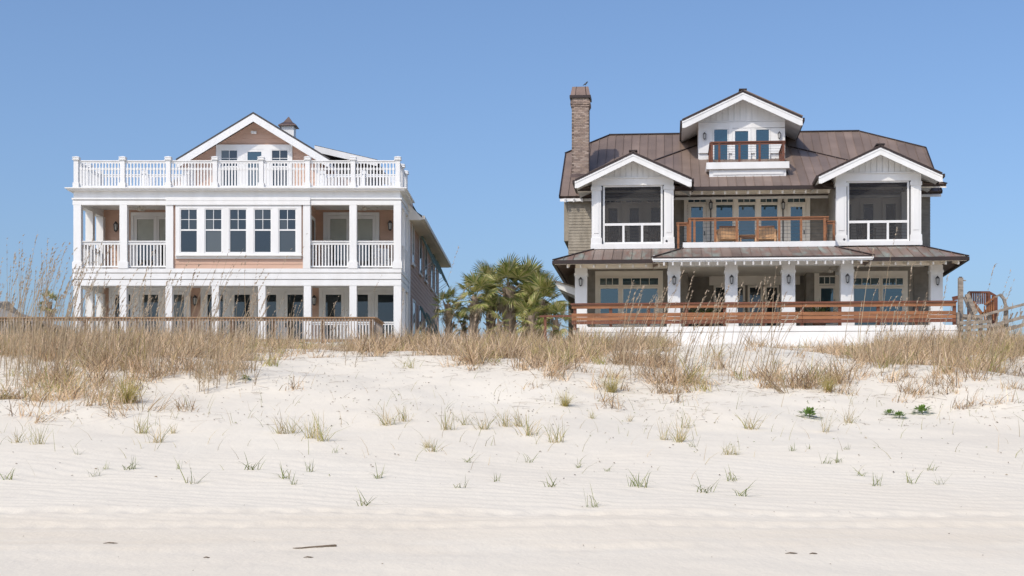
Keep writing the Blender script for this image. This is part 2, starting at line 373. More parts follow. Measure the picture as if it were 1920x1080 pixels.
def terrain(x, y):
    x = np.asarray(x, float); y = np.asarray(y, float)
    z = np.where((y > -70) & (y < 230), np.interp(y, SD, SZ), np.interp(y, PD, PZ))
    dune = np.clip((y-19)/8, 0, 1)*np.clip((54-y)/8, 0, 1)
    z = z+dune*(.34*vnoise(x/4.3+9, y/5.1, 1)+.22*vnoise(x/1.7, y/1.9, 2)+.04*vnoise(x/.6, y/.6, 3))
    near = np.clip((y-4)/6, 0, 1)*np.clip((60-y)/10, 0, 1)
    z = z+near*(.04*vnoise(x/1.3, y/.9, 4)+.012*vnoise(x/.4, y/.3, 5))
    # vehicle ruts running along the beach
    for y0, dep in ((14.9, .012), (16.2, .016), (13.3, .006)):
        yy = y-y0-.25*np.sin(x/9+y0)
        z = z-dep*np.exp(-(yy/.16)**2)*(1+.5*np.sin(x*2*math.pi/.33))+dep*.8*np.exp(-((yy-.3)/.14)**2)
    # wind ripples on the lower face
    rip = np.clip((y-14.5)/2, 0, 1)*np.clip((24-y)/4, 0, 1)
    z = z+rip*.0045*np.sin((y*1.0+x*.45+.5*vnoise(x/.8, y/.8, 6))*2*math.pi/.34)
    return z
def geo(a, b, first, n):
    r = np.geomspace(first, abs(b-a), n); return a+np.sign(b-a)*r
xs = np.concatenate([geo(-24, -3000, .5, 28)[::-1], np.arange(-24, -9, .16), np.arange(-9, 9, .055), np.arange(9, 24, .16), geo(24, 3000, .5, 28)])
ys = np.concatenate([geo(4, -3000, .5, 30)[::-1], np.arange(4, 10, .25), np.arange(10, 25, .05), np.arange(25, 45, .11), np.arange(45, 66, .3), geo(66, 4500, .5, 30)])
def grid_mesh(name, X, Y, Z, m):
    ny, nx = X.shape; me = bpy.data.meshes.new(name)
    v = np.stack([X, Y, Z], -1).reshape(-1, 3).astype(np.float32); me.vertices.add(len(v)); me.vertices.foreach_set('co', v.ravel())
    i = np.arange(ny*nx).reshape(ny, nx); q = np.stack([i[:-1,:-1], i[:-1,1:], i[1:,1:], i[1:,:-1]], -1).reshape(-1, 4)
    me.loops.add(q.size); me.loops.foreach_set('vertex_index', q.ravel().astype(np.int32))
    me.polygons.add(len(q)); me.polygons.foreach_set('loop_start', np.arange(0, q.size, 4, dtype=np.int32))
    me.polygons.foreach_set('use_smooth', np.ones(len(q), bool))
    me.update(calc_edges=True); me.materials.append(m); return me
X, Y = np.meshgrid(xs, ys)
ground = bpy.data.objects.new('sand', grid_mesh('sand', X, Y, terrain(X, Y), M['sand'])); COL.objects.link(ground)
ground['kind'] = 'structure'; ground['label'] = 'pale beach sand rising into dunes'; del X, Y
MB().add([(-3000,-3000,-.55), (3000,-3000,-.55), (3000,-32,-.55), (-3000,-32,-.55)], [(0,1,2,3)]).build('sea', M['sea'], kind='structure')
lx, ly = np.meshgrid(np.arange(-60, 60.1, 1.5), np.arange(61, 140, 1.5))
lawn = bpy.data.objects.new('lawn', grid_mesh('lawn', lx, ly, terrain(lx, ly)+.03, M['lawn'])); COL.objects.link(lawn); lawn['kind'] = 'structure'  # unseen dark ground, added to cut sand bounce onto the salmon side wall
def tz(x, y): return float(terrain(np.array([x]), np.array([y]))[0])
_T = np.arange(9, 58, .03)
def gp(px, py):                                        # ground point seen at a photo pixel
    zz = EYE+_T*(CY-py)/FP; xx = _T*(px-CX)/FP; g = terrain(xx, _T); hit = np.nonzero(zz <= g)[0]
    i = hit[0] if len(hit) else len(_T)-1
    return Vector((xx[i], _T[i], g[i]))

# ================================================================== house with the salmon walls
F1 = Frame((445-CX)*60/FP, 60, 5.6, 0)
H1 = empty('beach_house', F1.o); tag(H1, 'salmon beach house with white verandah columns and railed roof terrace', 'house', 'beach houses')
f = F1; W = M['white']; TRIM = M['trim']; BK = 3.3
XL, XR = f.x(136, 0), f.x(752, 0)
zc = lambda py, y=0: f.z(445, py, y)
ZT = zc(353)                                          # terrace level
# slabs and ceilings
MB().box(XL+.05, XR-.05, .05, BK, zc(519), zc(504)).build('upper_floor', M['deckfloor'], H1)
MB().box(XL+.08, XR-.08, .32, BK, zc(523), zc(519)-.003).build('porch_ceiling', W, H1)
MB().box(XL+.05, XR-.05, .05, BK, zc(366), zc(357)).build('terrace_floor', M['deckfloor'], H1)
MB().box(XL+.08, XR-.08, .32, BK, zc(369), zc(366)-.003).build('porch_ceiling', W, H1)
MB().box(XL-.1, XR+.1, -.1, BK, -.35, zc(649)).build('porch_floor', M['deckfloor'], H1)
def ring(name, z0, z1, out, th=.26):                  # board running round three sides of the verandah
    mb = MB(); mb.box(XL-out, XR+out, -out, th, z0, z1); mb.box(XL-out, XL+th, th, BK, z0, z1); mb.box(XR-th, XR+out, th, BK, z0, z1)
    return mb.build(name, W, H1)
g = .018
ring('fascia_board', zc(512)+g, zc(503.5), .012); ring('fascia_board', zc(524)+g, zc(512)-g, .0); ring('fascia_board', zc(535.5), zc(524)-g, .006)
ring('fascia_core', zc(535), zc(504), -.12, .24)
ring('frieze', zc(371)+.004, zc(358), -.03); ring('beam_board', zc(375)+g, zc(371), .03); ring('beam_board', zc(384), zc(375)-g, .0)
for a_, b_ in ((369.5, 376), (376.4, 384.1)): f.part('bay_beam_board', W, H1, 310.5, 581.5, a_, b_, -.05, -.031)
ring('fascia_core', zc(383), zc(359), -.12, .24)
mb = MB(); mb.box(XL-.24, XR+.24, -.24, BK+.02, zc(355), ZT); mb.box(XL-.16, XR+.16, -.16, BK, zc(358), zc(355)-.002); mb.build('cornice', W, H1)
def column(px0, px1, zt, zb, y, base=True, d=.3):
    x0, x1 = f.x(px0, 0), f.x(px1, 0); mb = MB(); mb.box(x0, x1, y, y+d, zb, zt)
    if base:
        mb.box(x0-.04, x1+.04, y-.04, y+d+.04, zb, zb+.26); mb.box(x0-.02, x1+.02, y-.02, y+d+.02, zb+.26, zb+.3)
    return mb.build('column', W, H1)
UPC = [(137.5, 151.5), (224, 238), (655, 668.5), (738, 752)]
for a, b in UPC: column(a, b, zc(384)-.002, zc(503.5)+.002, .005)
LOC = [(137.5, 151), (224, 237), (310, 322.5), (397, 410), (484, 497.5), (569.5, 583), (655, 668.5), (738, 752)]
for a, b in LOC: column(a, b, zc(535.5)-.002, zc(649), .005, False)
for zt, zb in ((zc(384)-.002, zc(503.5)+.002), (zc(535.5)-.002, zc(649))):  # side columns
    for a, b in (UPC[0], UPC[-1]):
        column(a, b, zt, zb, 1.55, False); column(a, b, zt, zb, BK-.32, False)
# main body
ZE = zc(353)+.9                                       # wall head of the rear body
XC = f.x(475, BK); YB = 19.2
body = MB().box(XL+.02, XR-.02, BK, YB, -.3, ZT+.2).build('wall', M['pink'], H1)
core = MB().box(f.x(325, 0), f.x(567, 0), .1, BK-.01, zc(503), zc(384)).build('bay_wall', M['pink'], H1)
# bay in the middle of the upper floor
for a, b in ((310.5, 324.5), (568, 581.5)):
    f.part('pilaster', W, H1, a, b, 384.2, 503.2, -.01, .3)
bx0, bx1 = f.x(324.5, .1), f.x(568, .1)
siding(core, (0, .1, 0), (1,0,0), (0,-1,0), [(bx0, zc(503)), (bx1, zc(503)), (bx1, zc(384.3)), (bx0, zc(384.3))], 8.4/47, M['pink'])
mb = MB(); wx = [(337, 371), (383.3, 417), (429.3, 463.3), (475.6, 509.6), (521.8, 556)]
f.bx(mb, 329, 565, 384.5, 391, .0, .095); f.bx(mb, 329, 565, 474.5, 478, .0, .095)
ed = [329]+[e for a in wx for e in a]+[565]
for i in range(0, len(ed), 2): f.bx(mb, ed[i], ed[i+1], 391, 474.5, .0, .095)
trimo = mb.build('window_surround', W, core)
mb = MB(); f.bx(mb, 328, 566, 478, 479.5, -.09, .09); f.bx(mb, 329, 565, 479.6, 485, .03, .09); mb.build('window_sill', W, core)
for a, b in wx:
    x0, x1, z0, z1 = f.rect(a, b, 391, 474.5, .02); window(H1, x0, x1, z0, z1, .02, .045, split=(.48, 2, 2), mt=.022)
# side walls of the bay with a window each
for sx, px in ((-1, 324.5), (1, 567.5)):
    xx = f.x(px, 0)+(.012 if sx > 0 else -.012)
    siding(core, (xx-sx*.004, 0, 0), (0,1,0), (sx,0,0), [(.31, zc(503)), (BK, zc(503)), (BK, zc(368)), (.31, zc(368))], 8.4/47, M['pink'])
    mb = MB()
    zz0, zz1 = zc(475), zc(390)
    for y0 in (.8, 1.9):
        mb.box(xx, xx+sx*.05, y0-.12, y0, zz0, zz1); mb.box(xx, xx+sx*.05, y0+.8, y0+.92, zz0, zz1); mb.box(xx, xx+sx*.05, y0, y0+.8, zz1-.12, zz1); mb.box(xx, xx+sx*.05, y0, y0+.8, zz0, zz0+.12)
    mb.build('side_window_frame', W, core)
    for y0 in (.8, 1.9):
        p = MB().box(xx+sx*.02, xx+sx*.03, y0, y0+.8, zz0+.12, zz1-.12).build('side_pane', M['glass'], core)
# back wall of the verandah, both floors
for (a, b) in ((XL+.02, f.x(324, 0)), (f.x(567, 0), XR-.02)):
    siding(body, (0, BK, 0), (1,0,0), (0,-1,0), [(a, zc(504)), (b, zc(504)), (b, zc(367)), (a, zc(367))], 8.4/47, M['pink'])
siding(body, (0, BK, 0), (1,0,0), (0,-1,0), [(XL+.02, zc(649)), (XR-.02, zc(649)), (XR-.02, zc(524)), (XL+.02, zc(524))], 8.4/47, M['pink'])
def french(px0, px1, ptop, pbot, glasses, gtop, blind=0):
    """a run of glazed doors in one broad white surround on the verandah back wall"""
    y = BK-.1; x0, x1, z0, z1 = f.rect(px0, px1, ptop, pbot, y)
    mb = MB(); ds = [f.rect(a-7, b+7, gtop-6, pbot, y) for a, b in glasses]
    mb.box(x0, x1, y, BK-.03, ds[0][3], z1)
    ed = [x0]+[e for d in ds for e in d[:2]]+[x1]
    for i in range(0, len(ed), 2): mb.box(ed[i], ed[i+1], y, BK-.03, z0, ds[0][3])
    mb.build('door_surround', W, H1)
    for i, d in enumerate(ds):
        dd = window(H1, d[0]+.006, d[1]-.006, z0+.03, d[3]-.006, y+.015, .135, name='glazed_door', handle=(1 if i % 2 == 0 else -1), m='glass')
        if blind:
            MB().box(d[0]+.15, d[1]-.15, y+.045, y+.052, z0+(d[3]-z0)*(1-blind), d[3]-.15).build('blind', M['blind'], dd)
pf = 850-(850-649)*60/63.2; pf2 = 850-(850-504)*60/63.2
french(204, 357, 537, pf-2, [(216, 243.5), (268, 295.5), (317, 344)], 552)
french(376, 580, 537, pf-2, [(389.5, 417), (440, 467.5), (489.5, 517), (539.5, 567)], 552)
french(598, 752, 537, pf-2, [(611, 639), (661, 689), (709, 737)], 552)
french(245, 323, 398, pf2-2, [(257.5, 287), (299, 318)], 411, .42)
french(606, 711, 398, pf2-2, [(620, 648.5), (669, 697.5)], 410, .4)
# ceiling fans
def ceiling_fan(fr, px, py, y, up, label, blades=5, L=.6, ph=.3):
    p = fr.w(fr.p(px, py, y)); t = empty('ceiling_fan', p); tag(t, label, 'ceiling fan')
    MB().tube([(0,0,.03), (0,0,up)], .02, 8).build('down_rod', M['grey_fan'], t)
    MB().tube([(0,0,-.08), (0,0,-.05), (0,0,.04), (0,0,.07)], [.05,.11,.11,.04], 12).build('motor', M['grey_fan'], t)
    for k in range(blades):
        a = ph+2*math.pi*k/blades; c, s_ = math.cos(a), math.sin(a)
        MB().prism([(c*.1-s_*.05, s_*.1+c*.05, 0), (c*.1+s_*.05, s_*.1-c*.05, .01), (c*L+s_*.075, s_*L-c*.075, .012), (c*L-s_*.075, s_*L+c*.075, -.004)], (0,0,.008)).build('blade', M['grey_fan'], t)
ceiling_fan(f, 262, 392, 1.4, .28, 'pale ceiling fan under the upper left verandah of the salmon house')
ceiling_fan(f, 684, 391, 1.4, .28, 'pale ceiling fan under the upper right verandah of the salmon house', ph=.8)
# railings --------------------------------------------------------
def baluster_mesh(h, wd, drop=False):
    mb = MB()
    if drop:
        mb.box(-wd/2, wd/2, -wd/2, wd/2, 0, h*.70); mb.box(-wd*.85, wd*.85, -wd*.6, wd*.6, h*.70, h*.80); mb.box(-wd*.38, wd*.38, -wd/2, wd/2, h*.80, h)
    else: mb.box(-wd/2, wd/2, -wd/2, wd/2, 0, h)
    return mb.mesh('baluster', W)
def rail_run(parent, p, q, z0, z1, bm, sp=.128, tops=.12, bot=.07, single=True, capw=.12, name='railing', ends=.03):
    """railing from p to q (x, y), between z0 (underside of the bottom rail) and z1 (top)"""
    p, q = Vector((*p, 0)), Vector((*q, 0)); L = (q-p).length; d = (q-p)/L
    mb = MB(); up = Vector((0,0,1))
    mb.beam(p+up*(z1-.02), q+up*(z1-.02), capw, .04); mb.beam(p+up*(z1-.04-(tops-.04)/2-.002), q+up*(z1-.04-(tops-.04)/2-.002), capw*.45, tops-.044)
    o = mb.build(name, W, parent); MB().beam(p+up*(z0+bot/2), q+up*(z0+bot/2), capw*.5, bot).build('bottom_rail', W, o)
    n = max(1, int(round((L-2*ends)/sp))); acc = MB()
    for i in range(n):
        c = p+d*(ends+(L-2*ends)*(i+.5)/n); c.z = z0+bot+.001
        if single: link('baluster', bm, o, c)
        else: acc.box(c.x-.02, c.x+.02, c.y-.02, c.y+.02, c.z, z1-tops)
    if not single: acc.build('balusters', W, o, kind='stuff')
    return o
# roof terrace railing
RT, RB = zc(300.5), zc(350.5)
bmT = baluster_mesh(RT-.115-(RB+.055)-.002, .058, True)
TP = [143.5, 230.5, 316, 403.5, 490, 577, 662, 746]
def newel(x, y, s=1, name='newel_post'):
    mb = MB(); h = .09*s; z = ZT+.001
    mb.box(x-h, x+h, y-h, y+h, z, zc(300)); mb.box(x-h-.03, x+h+.03, y-h-.03, y+h+.03, z, z+.22)
    zt = zc(300); mb.box(x-h-.05, x+h+.05, y-h-.05, y+h+.05, zt, zt+.035); mb.box(x-h-.025, x+h+.025, y-h-.025, y+h+.025, zt+.035, zt+.085)
    a = zt+.085; r = h+.045
    mb.add([(x-r,y-r,a), (x+r,y-r,a), (x+r,y+r,a), (x-r,y+r,a), (x-r,y-r,a+.03), (x+r,y-r,a+.03), (x+r,y+r,a+.03), (x-r,y+r,a+.03), (x,y,a+.085)], [(0,1,5,4), (1,2,6,5), (2,3,7,6), (3,0,4,7), (4,5,8), (5,6,8), (6,7,8), (7,4,8), (3,2,1,0)])
    mb.build(name, W, H1)
tx = [f.x(p, .05) for p in TP]; ty = .05
for x in tx: newel(x, ty)
for a, b in zip(tx[:-1], tx[1:]): rail_run(H1, (a+.09, ty), (b-.09, ty), RB, RT, bmT, .128, .115, .055, capw=.1, name='terrace_railing')
GXL, GXR = f.x(356, BK), f.x(600, BK)
for x, e in ((tx[0], 0), (tx[-1], 1)):
    newel(x, 1.6); newel(x, 3.05)
    rail_run(H1, (x, ty+.09), (x, 1.51), RB, RT, bmT, .128, .115, .055, single=False, capw=.1, name='terrace_railing'); rail_run(H1, (x, 1.69), (x, 2.96), RB, RT, bmT, .128, .115, .055, single=False, capw=.1, name='terrace_railing')
rear = [tx[0], f.x(271, 3.05), GXL-.12]
for x in rear[1:]: newel(x, 3.05)
rear2 = [GXR+.14, f.x(681, 3.05), tx[-1]]
for x in rear2[:-1]: newel(x, 3.05)
for rr in (rear, rear2):
    for a, b in zip(rr[:-1], rr[1:]): rail_run(H1, (a+.09, 3.05), (b-.09, 3.05), RB, RT, bmT, .128, .115, .055, single=False, capw=.1, name='terrace_railing')
# verandah railings
VT, VB = zc(451), zc(500.5)
bmV = baluster_mesh(VT-.15-(VB+.06)-.002, .05)
for a, b in ((151.5, 224), (238, 310.5), (581.5, 655), (668.5, 738)):
    rail_run(H1, (f.x(a, 0), .15), (f.x(b, 0), .15), VB, VT, bmV, .13, .15, .06, capw=.16, name='verandah_railing')
for x in (XL+.15, XR-.15):
    for y0, y1 in ((.31, 1.55), (1.85, BK-.32)): rail_run(H1, (x, y0), (x, y1), VB, VT, bmV, .13, .15, .06, single=False, capw=.16, name='verandah_railing')
LT, LB = zc(603), zc(645)
for (a0, a), (b, b1) in zip(LOC[:-1], LOC[1:]):
    if a0 < 560: continue
    rail_run(H1, (f.x(a, 0), .15), (f.x(b, 0), .15), LB, LT, bmV, .13, .12, .06, single=False, capw=.14, name='porch_railing')
# gable room on the terrace
yr = BK-.55                                           # front of the rake overhang
ap = f.p(475, 210, yr); rl = f.p(331, 297, yr); rr_ = f.p(618, 297, yr)
sl1 = (ap.z-(rl.z+rr_.z)/2)/((rr_.x-rl.x)/2); gx = ap.x
def rz(x): return ap.z-abs(x-gx)*sl1                  # top of the roof over x
gw0, gw1 = GXL, GXR
zt_ = .26                                             # rafter depth between roof top and soffit
poly = [(gw0, ZT), (gw1, ZT), (gw1, rz(gw1)-zt_), (gx, ap.z-zt_), (gw0, rz(gw0)-zt_)]
gable = MB().prism([(x, BK+.03, z) for x, z in poly], (0, 2.6, 0)).build('gable_wall', M['pink'], H1)
siding(gable, (0, BK+.03, 0), (1,0,0), (0,-1,0), poly, 9.2/44.6, M['pink'])
for x0, x1 in ((gw0-.005, gw0+.17), (gw1-.17, gw1+.005)):
    MB().box(x0, x1, BK-.025, BK+.02, ZT, min(rz(x0), rz(x1))-zt_-.01).build('corner_board', W, gable)
# terrace doors and windows
mb = MB(); gt = [(413, 446.5), (459.5, 494.5), (508, 541)]; y = BK-.05
f.bx(mb, 405, 548, 271, 280, y, BK); f.bx(mb, 405, 413, 280, 352, y, BK); f.bx(mb, 446.5, 459.5, 280, 352, y, BK); f.bx(mb, 494.5, 508, 280, 352, y, BK); f.bx(mb, 541, 548, 280, 352, y, BK)
mb.build('window_surround', W, gable)
for i, (a, b) in enumerate(gt):
    x0, x1, z0, z1 = f.rect(a, b, 280, 375 if i == 1 else 352, y+.01)
    if i == 1: window(H1, x0, x1, z0, z1, y+.01, .1, name='terrace_door', m='glass_teal', handle=1)
    else: window(H1, x0, x1, z0, z1, y+.01, .045, split=(.45, 2, 2), mt=.022)
p = f.p(478, 248.5, BK-.01); t = empty('gable_light', f.w(p)); tag(t, 'small white floodlight under the peak of the salmon gable', 'light')
MB().tube([(-.1,0,0), (-.1,-.1,0)], .06, 8).tube([(.02,0,0), (.02,-.12,-.03)], .06, 8).build('lamp_head', W, t); MB().box(-.15, .07, -.02, .02, -.06, .06).build('back_plate', W, t)
# roof: narrow front gable, then the full width body
ZEV = 12.2-F1.o[2]-.45
eaveX = (ap.z-ZEV)/sl1
def gable_roof(name, x0, x1, y0, y1):
    mb = MB()
    mb.prism([(x0, y0, rz(x0)), (gx, y0, ap.z), (gx, y0, ap.z-.12), (x0, y0, rz(x0)-.12)], (0, y1-y0, 0))
    mb.prism([(gx+.001, y0, ap.z), (x1, y0, rz(x1)), (x1, y0, rz(x1)-.12), (gx+.001, y0, ap.z-.12)], (0, y1-y0, 0))
    return mb.build(name, M['h1roof'], H1)
groof = gable_roof('gable_roof', rl.x-.02, rr_.x+.02, yr-.03, BK+1.9)
mroof = gable_roof('main_roof', gx-eaveX, XR+.5, BK+1.902, YB+.4)
mb = MB(); xw = XR+.5
for sg, xe in ((-1, rl.x), (1, rr_.x)):               # white rake boards and soffits
    MB().prism([(gx, yr, ap.z-.09), (xe, yr, rz(xe)-.09), (xe, yr, rz(xe)-.36), (xe-sg*.1, yr, rz(xe)-.36), (gx, yr, ap.z-.40)], (0, -.045, 0)).build('rake_board', W, groof)
    MB().prism([(gx, yr+.02, ap.z-.125), (xe, yr+.02, rz(xe)-.125), (xe, yr+.02, rz(xe)-.20), (gx, yr+.02, ap.z-.20)], (0, BK+1.8-yr, 0)).build('soffit', W, groof)
    MB().beam((xe-sg*.02, yr, rz(xe)-.2), (xe-sg*.02, BK+1.85, rz(xe)-.2), .06, .26).build('gutter', W, groof)
# rear body gable fill and right-hand eave
MB().prism([(XL+.02, BK+2.0, ZT+.2), (XR-.02, BK+2.0, ZT+.2), (XR-.02, BK+2.0, rz(XR)-.13), (gx, BK+2.0, ap.z-.13), (XL+.02, BK+2.0, min(rz(XL)-.13, ZT+.25))], (0, YB-BK-2.1, 0)).build('gable_fill', M['pink'], H1)
ze = rz(XR+.5)
MB().prism([(XR-.05, BK-.1, ZT-.05), (XR+.55, BK-.1, ze-.13), (XR+.55, BK-.1, ze-.22), (XR-.05, BK-.1, ze-.22)], (0, YB-BK+.4, 0)).build('eave_soffit', TRIM, H1)
MB().box(XR+.55, XR+.66, BK-.1, YB+.35, ze-.2, ze-.04).build('eave_gutter', M['trim'], H1)
MB().prism([(XR-.02, BK+.02, ze+.36), (XR+.56, BK+.02, ze-.02), (XR+.56, BK+.02, ze-.1), (XR-.02, BK+.02, ze+.1)], (0, 1.878, 0)).build('eave_return', M['h1roof'], H1)
# shed dormer behind the terrace on the right
a, b = f.p(590, 272, 6.0), f.p(707, 299, 6.0)
dm = MB().prism([a, b, b-Vector((0,0,.1)), a-Vector((0,0,.1))], (0, 6, 0)).build('dormer_roof', M['h1roof'], H1)
MB().prism([a+Vector((0,-.04,-.03)), b+Vector((0,-.04,-.03)), b+Vector((0,-.04,-.3)), a+Vector((0,-.04,-.3))], (0, .06, 0)).build('dormer_fascia', W, dm)
MB().prism([a+Vector((-1.5,.9,-.1)), b+Vector((-.35,.9,-.1)), (b.x-.35, 6.9, rz(b.x-.35)-.1), (a.x-1.5, 6.9, rz(a.x)-.6)], (0, 4.9, 0)).build('dormer_wall', M['dark_shingle'], H1)
# cupola on the ridge
yc = 11.1; cp = f.p(541, 219, yc); hw = 16*(60+yc)/FP
cu = empty('cupola', (0,0,0)); cu.parent = H1
q = lambda x, y, z: (gx+x, yc+y, z)
zb_, zr_ = ap.z-.4, f.z(541, 238.5, yc)
MB().box(gx-hw*.72, gx+hw*.72, yc-hw*.72, yc+hw*.72, zb_, zr_).build('cupola_body', W, H1)
vs = []; rs = [(1.08, zr_), (1.0, zr_+.05), (.52, zr_+.2), (.25, zr_+.36), (.03, cp.z)]
for k, z in rs: vs += [q(-hw*k, -hw*k, z), q(hw*k, -hw*k, z), q(hw*k, hw*k, z), q(-hw*k, hw*k, z)]
fs = [(i*4+j, i*4+(j+1) % 4, i*4+4+(j+1) % 4, i*4+4+j) for i in range(4) for j in range(4)]+[(3,2,1,0), (16,17,18,19)]
MB().add(vs, fs).build('cupola_roof', M['copper'], H1)
for j in range(5): MB().box(gx-hw*.5, gx+hw*.5, yc-hw*.72-.02, yc-hw*.72-.002, zb_+.5+j*.09, zb_+.55+j*.09).build('cupola_louvre', M['teal'], H1)
bpy.data.objects.remove(cu)
# right side wall: clapboards, windows and tilted shutters
siding(body, (XR-.02, 0, 0), (0,1,0), (1,0,0), [(BK+.3, -.2), (YB, -.2), (YB, ze-.23), (BK+.3, ze-.23)], .185, M['pink'])
MB().box(XR-.03, XR+.03, BK+.02, BK+.3, -.2, ze-.23).build('corner_board', W, body); MB().box(XR-.03, XR+.03, YB-.1, YB+.1, -.2, ze-.23).build('corner_board', W, body)
def side_window(y, z0, z1, wd, shutter):
    o = MB().box(XR+.006, XR+.05, y-wd/2-.09, y-wd/2, z0-.1, z1+.1).box(XR+.006, XR+.05, y+wd/2, y+wd/2+.09, z0-.1, z1+.1).box(XR+.006, XR+.05, y-wd/2, y+wd/2, z1, z1+.1).box(XR+.006, XR+.09, y-wd/2-.12, y+wd/2+.12, z0-.2, z0-.1).build('side_window', W, H1)
    MB().box(XR+.006, XR+.03, y-wd/2, y+wd/2, z0-.1, z1).build('pane', M['glass'], o)
    if shutter:
        t = R(24); L = (z1-z0)*.95; top = Vector((XR+.07, 0, z1+.08)); d = Vector((math.sin(t), 0, -math.cos(t)))
        mb = MB()
        for e in (-1, 1): mb.beam(top+Vector((0, y+e*(wd/2+.03), 0)), top+d*L+Vector((0, y+e*(wd/2+.03), 0)), .06, .035, (0,1,0))
        for k in (0, 1): mb.beam(top+d*(.03+k*(L-.06))+Vector((0, y-wd/2, 0)), top+d*(.03+k*(L-.06))+Vector((0, y+wd/2, 0)), .04, .06)
        sh = mb.build('shutter', M['teal'], H1)
        n = int(L/.085); sm = MB()
        for k in range(n):
            c = top+d*(.08+(L-.16)*k/max(1, n-1)); sm.beam(c+Vector((0, y-wd/2, 0)), c+Vector((0, y+wd/2, 0)), .07, .012)
        sm.build('slats', M['teal'], sh, kind='stuff')
        for e in (-1, 1): MB().beam((XR+.05, y+e*wd*.4, z0), tuple(top+d*L*.9+Vector((0, y+e*wd*.4, 0))), .02, .02).build('shutter_stay', W, sh)
zu0, zu1 = (850-490)*64.7/FP+EYE-F1.o[2], (850-420)*64.7/FP+EYE-F1.o[2]
side_window(4.8, zu0, zu1, .75, False)
for y in (8.4, 11.2, 14.6, 17.0): side_window(y, zu0, zu1, 1.0, True)
for y in (5.2, 8.2, 11.5, 15.0): side_window(y, .95, 2.55, 1.0, y != 5.2)
# wall lanterns of the salmon house
LG1 = 'wall lanterns of the salmon house'
lantern(f, 219, 426, BK-.05, 'black wall lantern on the upper left verandah of the salmon house', LG1)
lantern(f, 732, 424, BK-.05, 'black wall lantern on the upper right verandah of the salmon house', LG1)
lantern(f, 590, 564, BK-.05, 'black wall lantern between the lower doors, right, of the salmon house', LG1)
lantern(f, 367, 564, BK-.05, 'black wall lantern between the lower doors, left, of the salmon house', LG1)
# porch chair
def slat_chair(name, loc, rz_, m, label, cat='chair', group=None, s=1.0, rocker=False):
    t = empty(name, loc, rz_); tag(t, label, cat, group)
    MB().box(-.26*s, .26*s, -.25*s, .27*s, .40*s, .44*s).build('seat', m, t)
    for sx in (-1, 1):
        MB().beam((sx*.26*s, -.23*s, .03), (sx*.26*s, -.23*s, .66*s), .045*s, .045*s).build('leg', m, t)
        MB().beam((sx*.26*s, .25*s, .03), (sx*.26*s, .40*s, 1.12*s), .045*s, .045*s).build('leg', m, t)
        MB().box(sx*.26*s-.045*s, sx*.26*s+.045*s, -.28*s, .32*s, .661*s, .69*s).build('arm', m, t)
        if rocker: MB().tube([(sx*.26*s, -.42*s, .06), (sx*.26*s, -.1*s, .015), (sx*.26*s, .25*s, .018), (sx*.26*s, .62*s, .09)], .02*s, 6).build('rocker', m, t)
    for k in range(5):
        x = (-.2+.1*k)*s; MB().beam((x, .275*s, .46*s), (x, .395*s, 1.1*s), .07*s, .02*s, (0,1,0)).build('back_slat', m, t)
    MB().beam((-.26*s, .40*s, 1.11*s), (.26*s, .40*s, 1.11*s), .03*s, .09*s).build('top_rail', m, t)
    return t
pz = zc(503.5)
slat_chair('rocking_chair', f.w((f.x(717, 2.2), 2.2, pz)), .25, W, 'white rocking chair behind the upper right railing of the salmon house', rocker=True)
# timber fence of the deck in front of the salmon house
yf = -2.9; FD = empty('deck_fence', f.w((f.x(400, yf), yf, .1))); tag(FD, 'long tan timber deck railing with grey pickets before the salmon house', 'railing')
off = Vector((f.x(400, yf), yf, .1))
fx0, fx1 = f.x(-45, yf)-off.x, f.x(701, yf)-off.x; ft, fb = f.z(400, 594.5, yf)-off.z, f.z(400, 641, yf)-off.z
MB().box(fx0, fx1+.07, -.08, .1, ft-.045, ft).build('cap_rail', M['deckwood'], FD); MB().box(fx0, fx1, -.02, .02, ft-.15, ft-.047).build('upper_rail', M['deckwood'], FD); MB().box(fx0, fx1, -.02, .02, fb, fb+.1).build('lower_rail', M['deckwood'], FD)
pk = MB().box(-.02, .02, -.04, -.022, 0, ft-.06-fb).mesh('picket', M['picket'])
n = int((fx1-fx0)/.115)
for i in range(n): link('picket', pk, FD, (fx0+.06+(fx1-fx0-.1)*i/(n-1), 0, fb))
ps = MB().box(-.07, .07, -.06, .06, -.5, ft-.046).mesh('post', M['deckwood'])
for px in (-30, 65, 160, 255, 345, 435, 512, 605, 697): link('post', ps, FD, (f.x(px, yf)-off.x, .085, 0))
yb = -.3-yf
MB().beam((fx1+.03, .1, ft-.022), (fx1+.03, yb, ft-.022), .18, .045).build('cap_rail', M['deckwood'], FD); MB().beam((fx1+.03, .1, ft-.1), (fx1+.03, yb, ft-.1), .04, .1).build('upper_rail', M['deckwood'], FD)
for i in range(20): link('picket', pk, FD, (fx1+.03, .2+i*.118, fb))
MB().box(fx0, fx1+.1, .0, yb-.02, -.45, fb-.06).build('deck_floor', M['deckfloor'], FD)

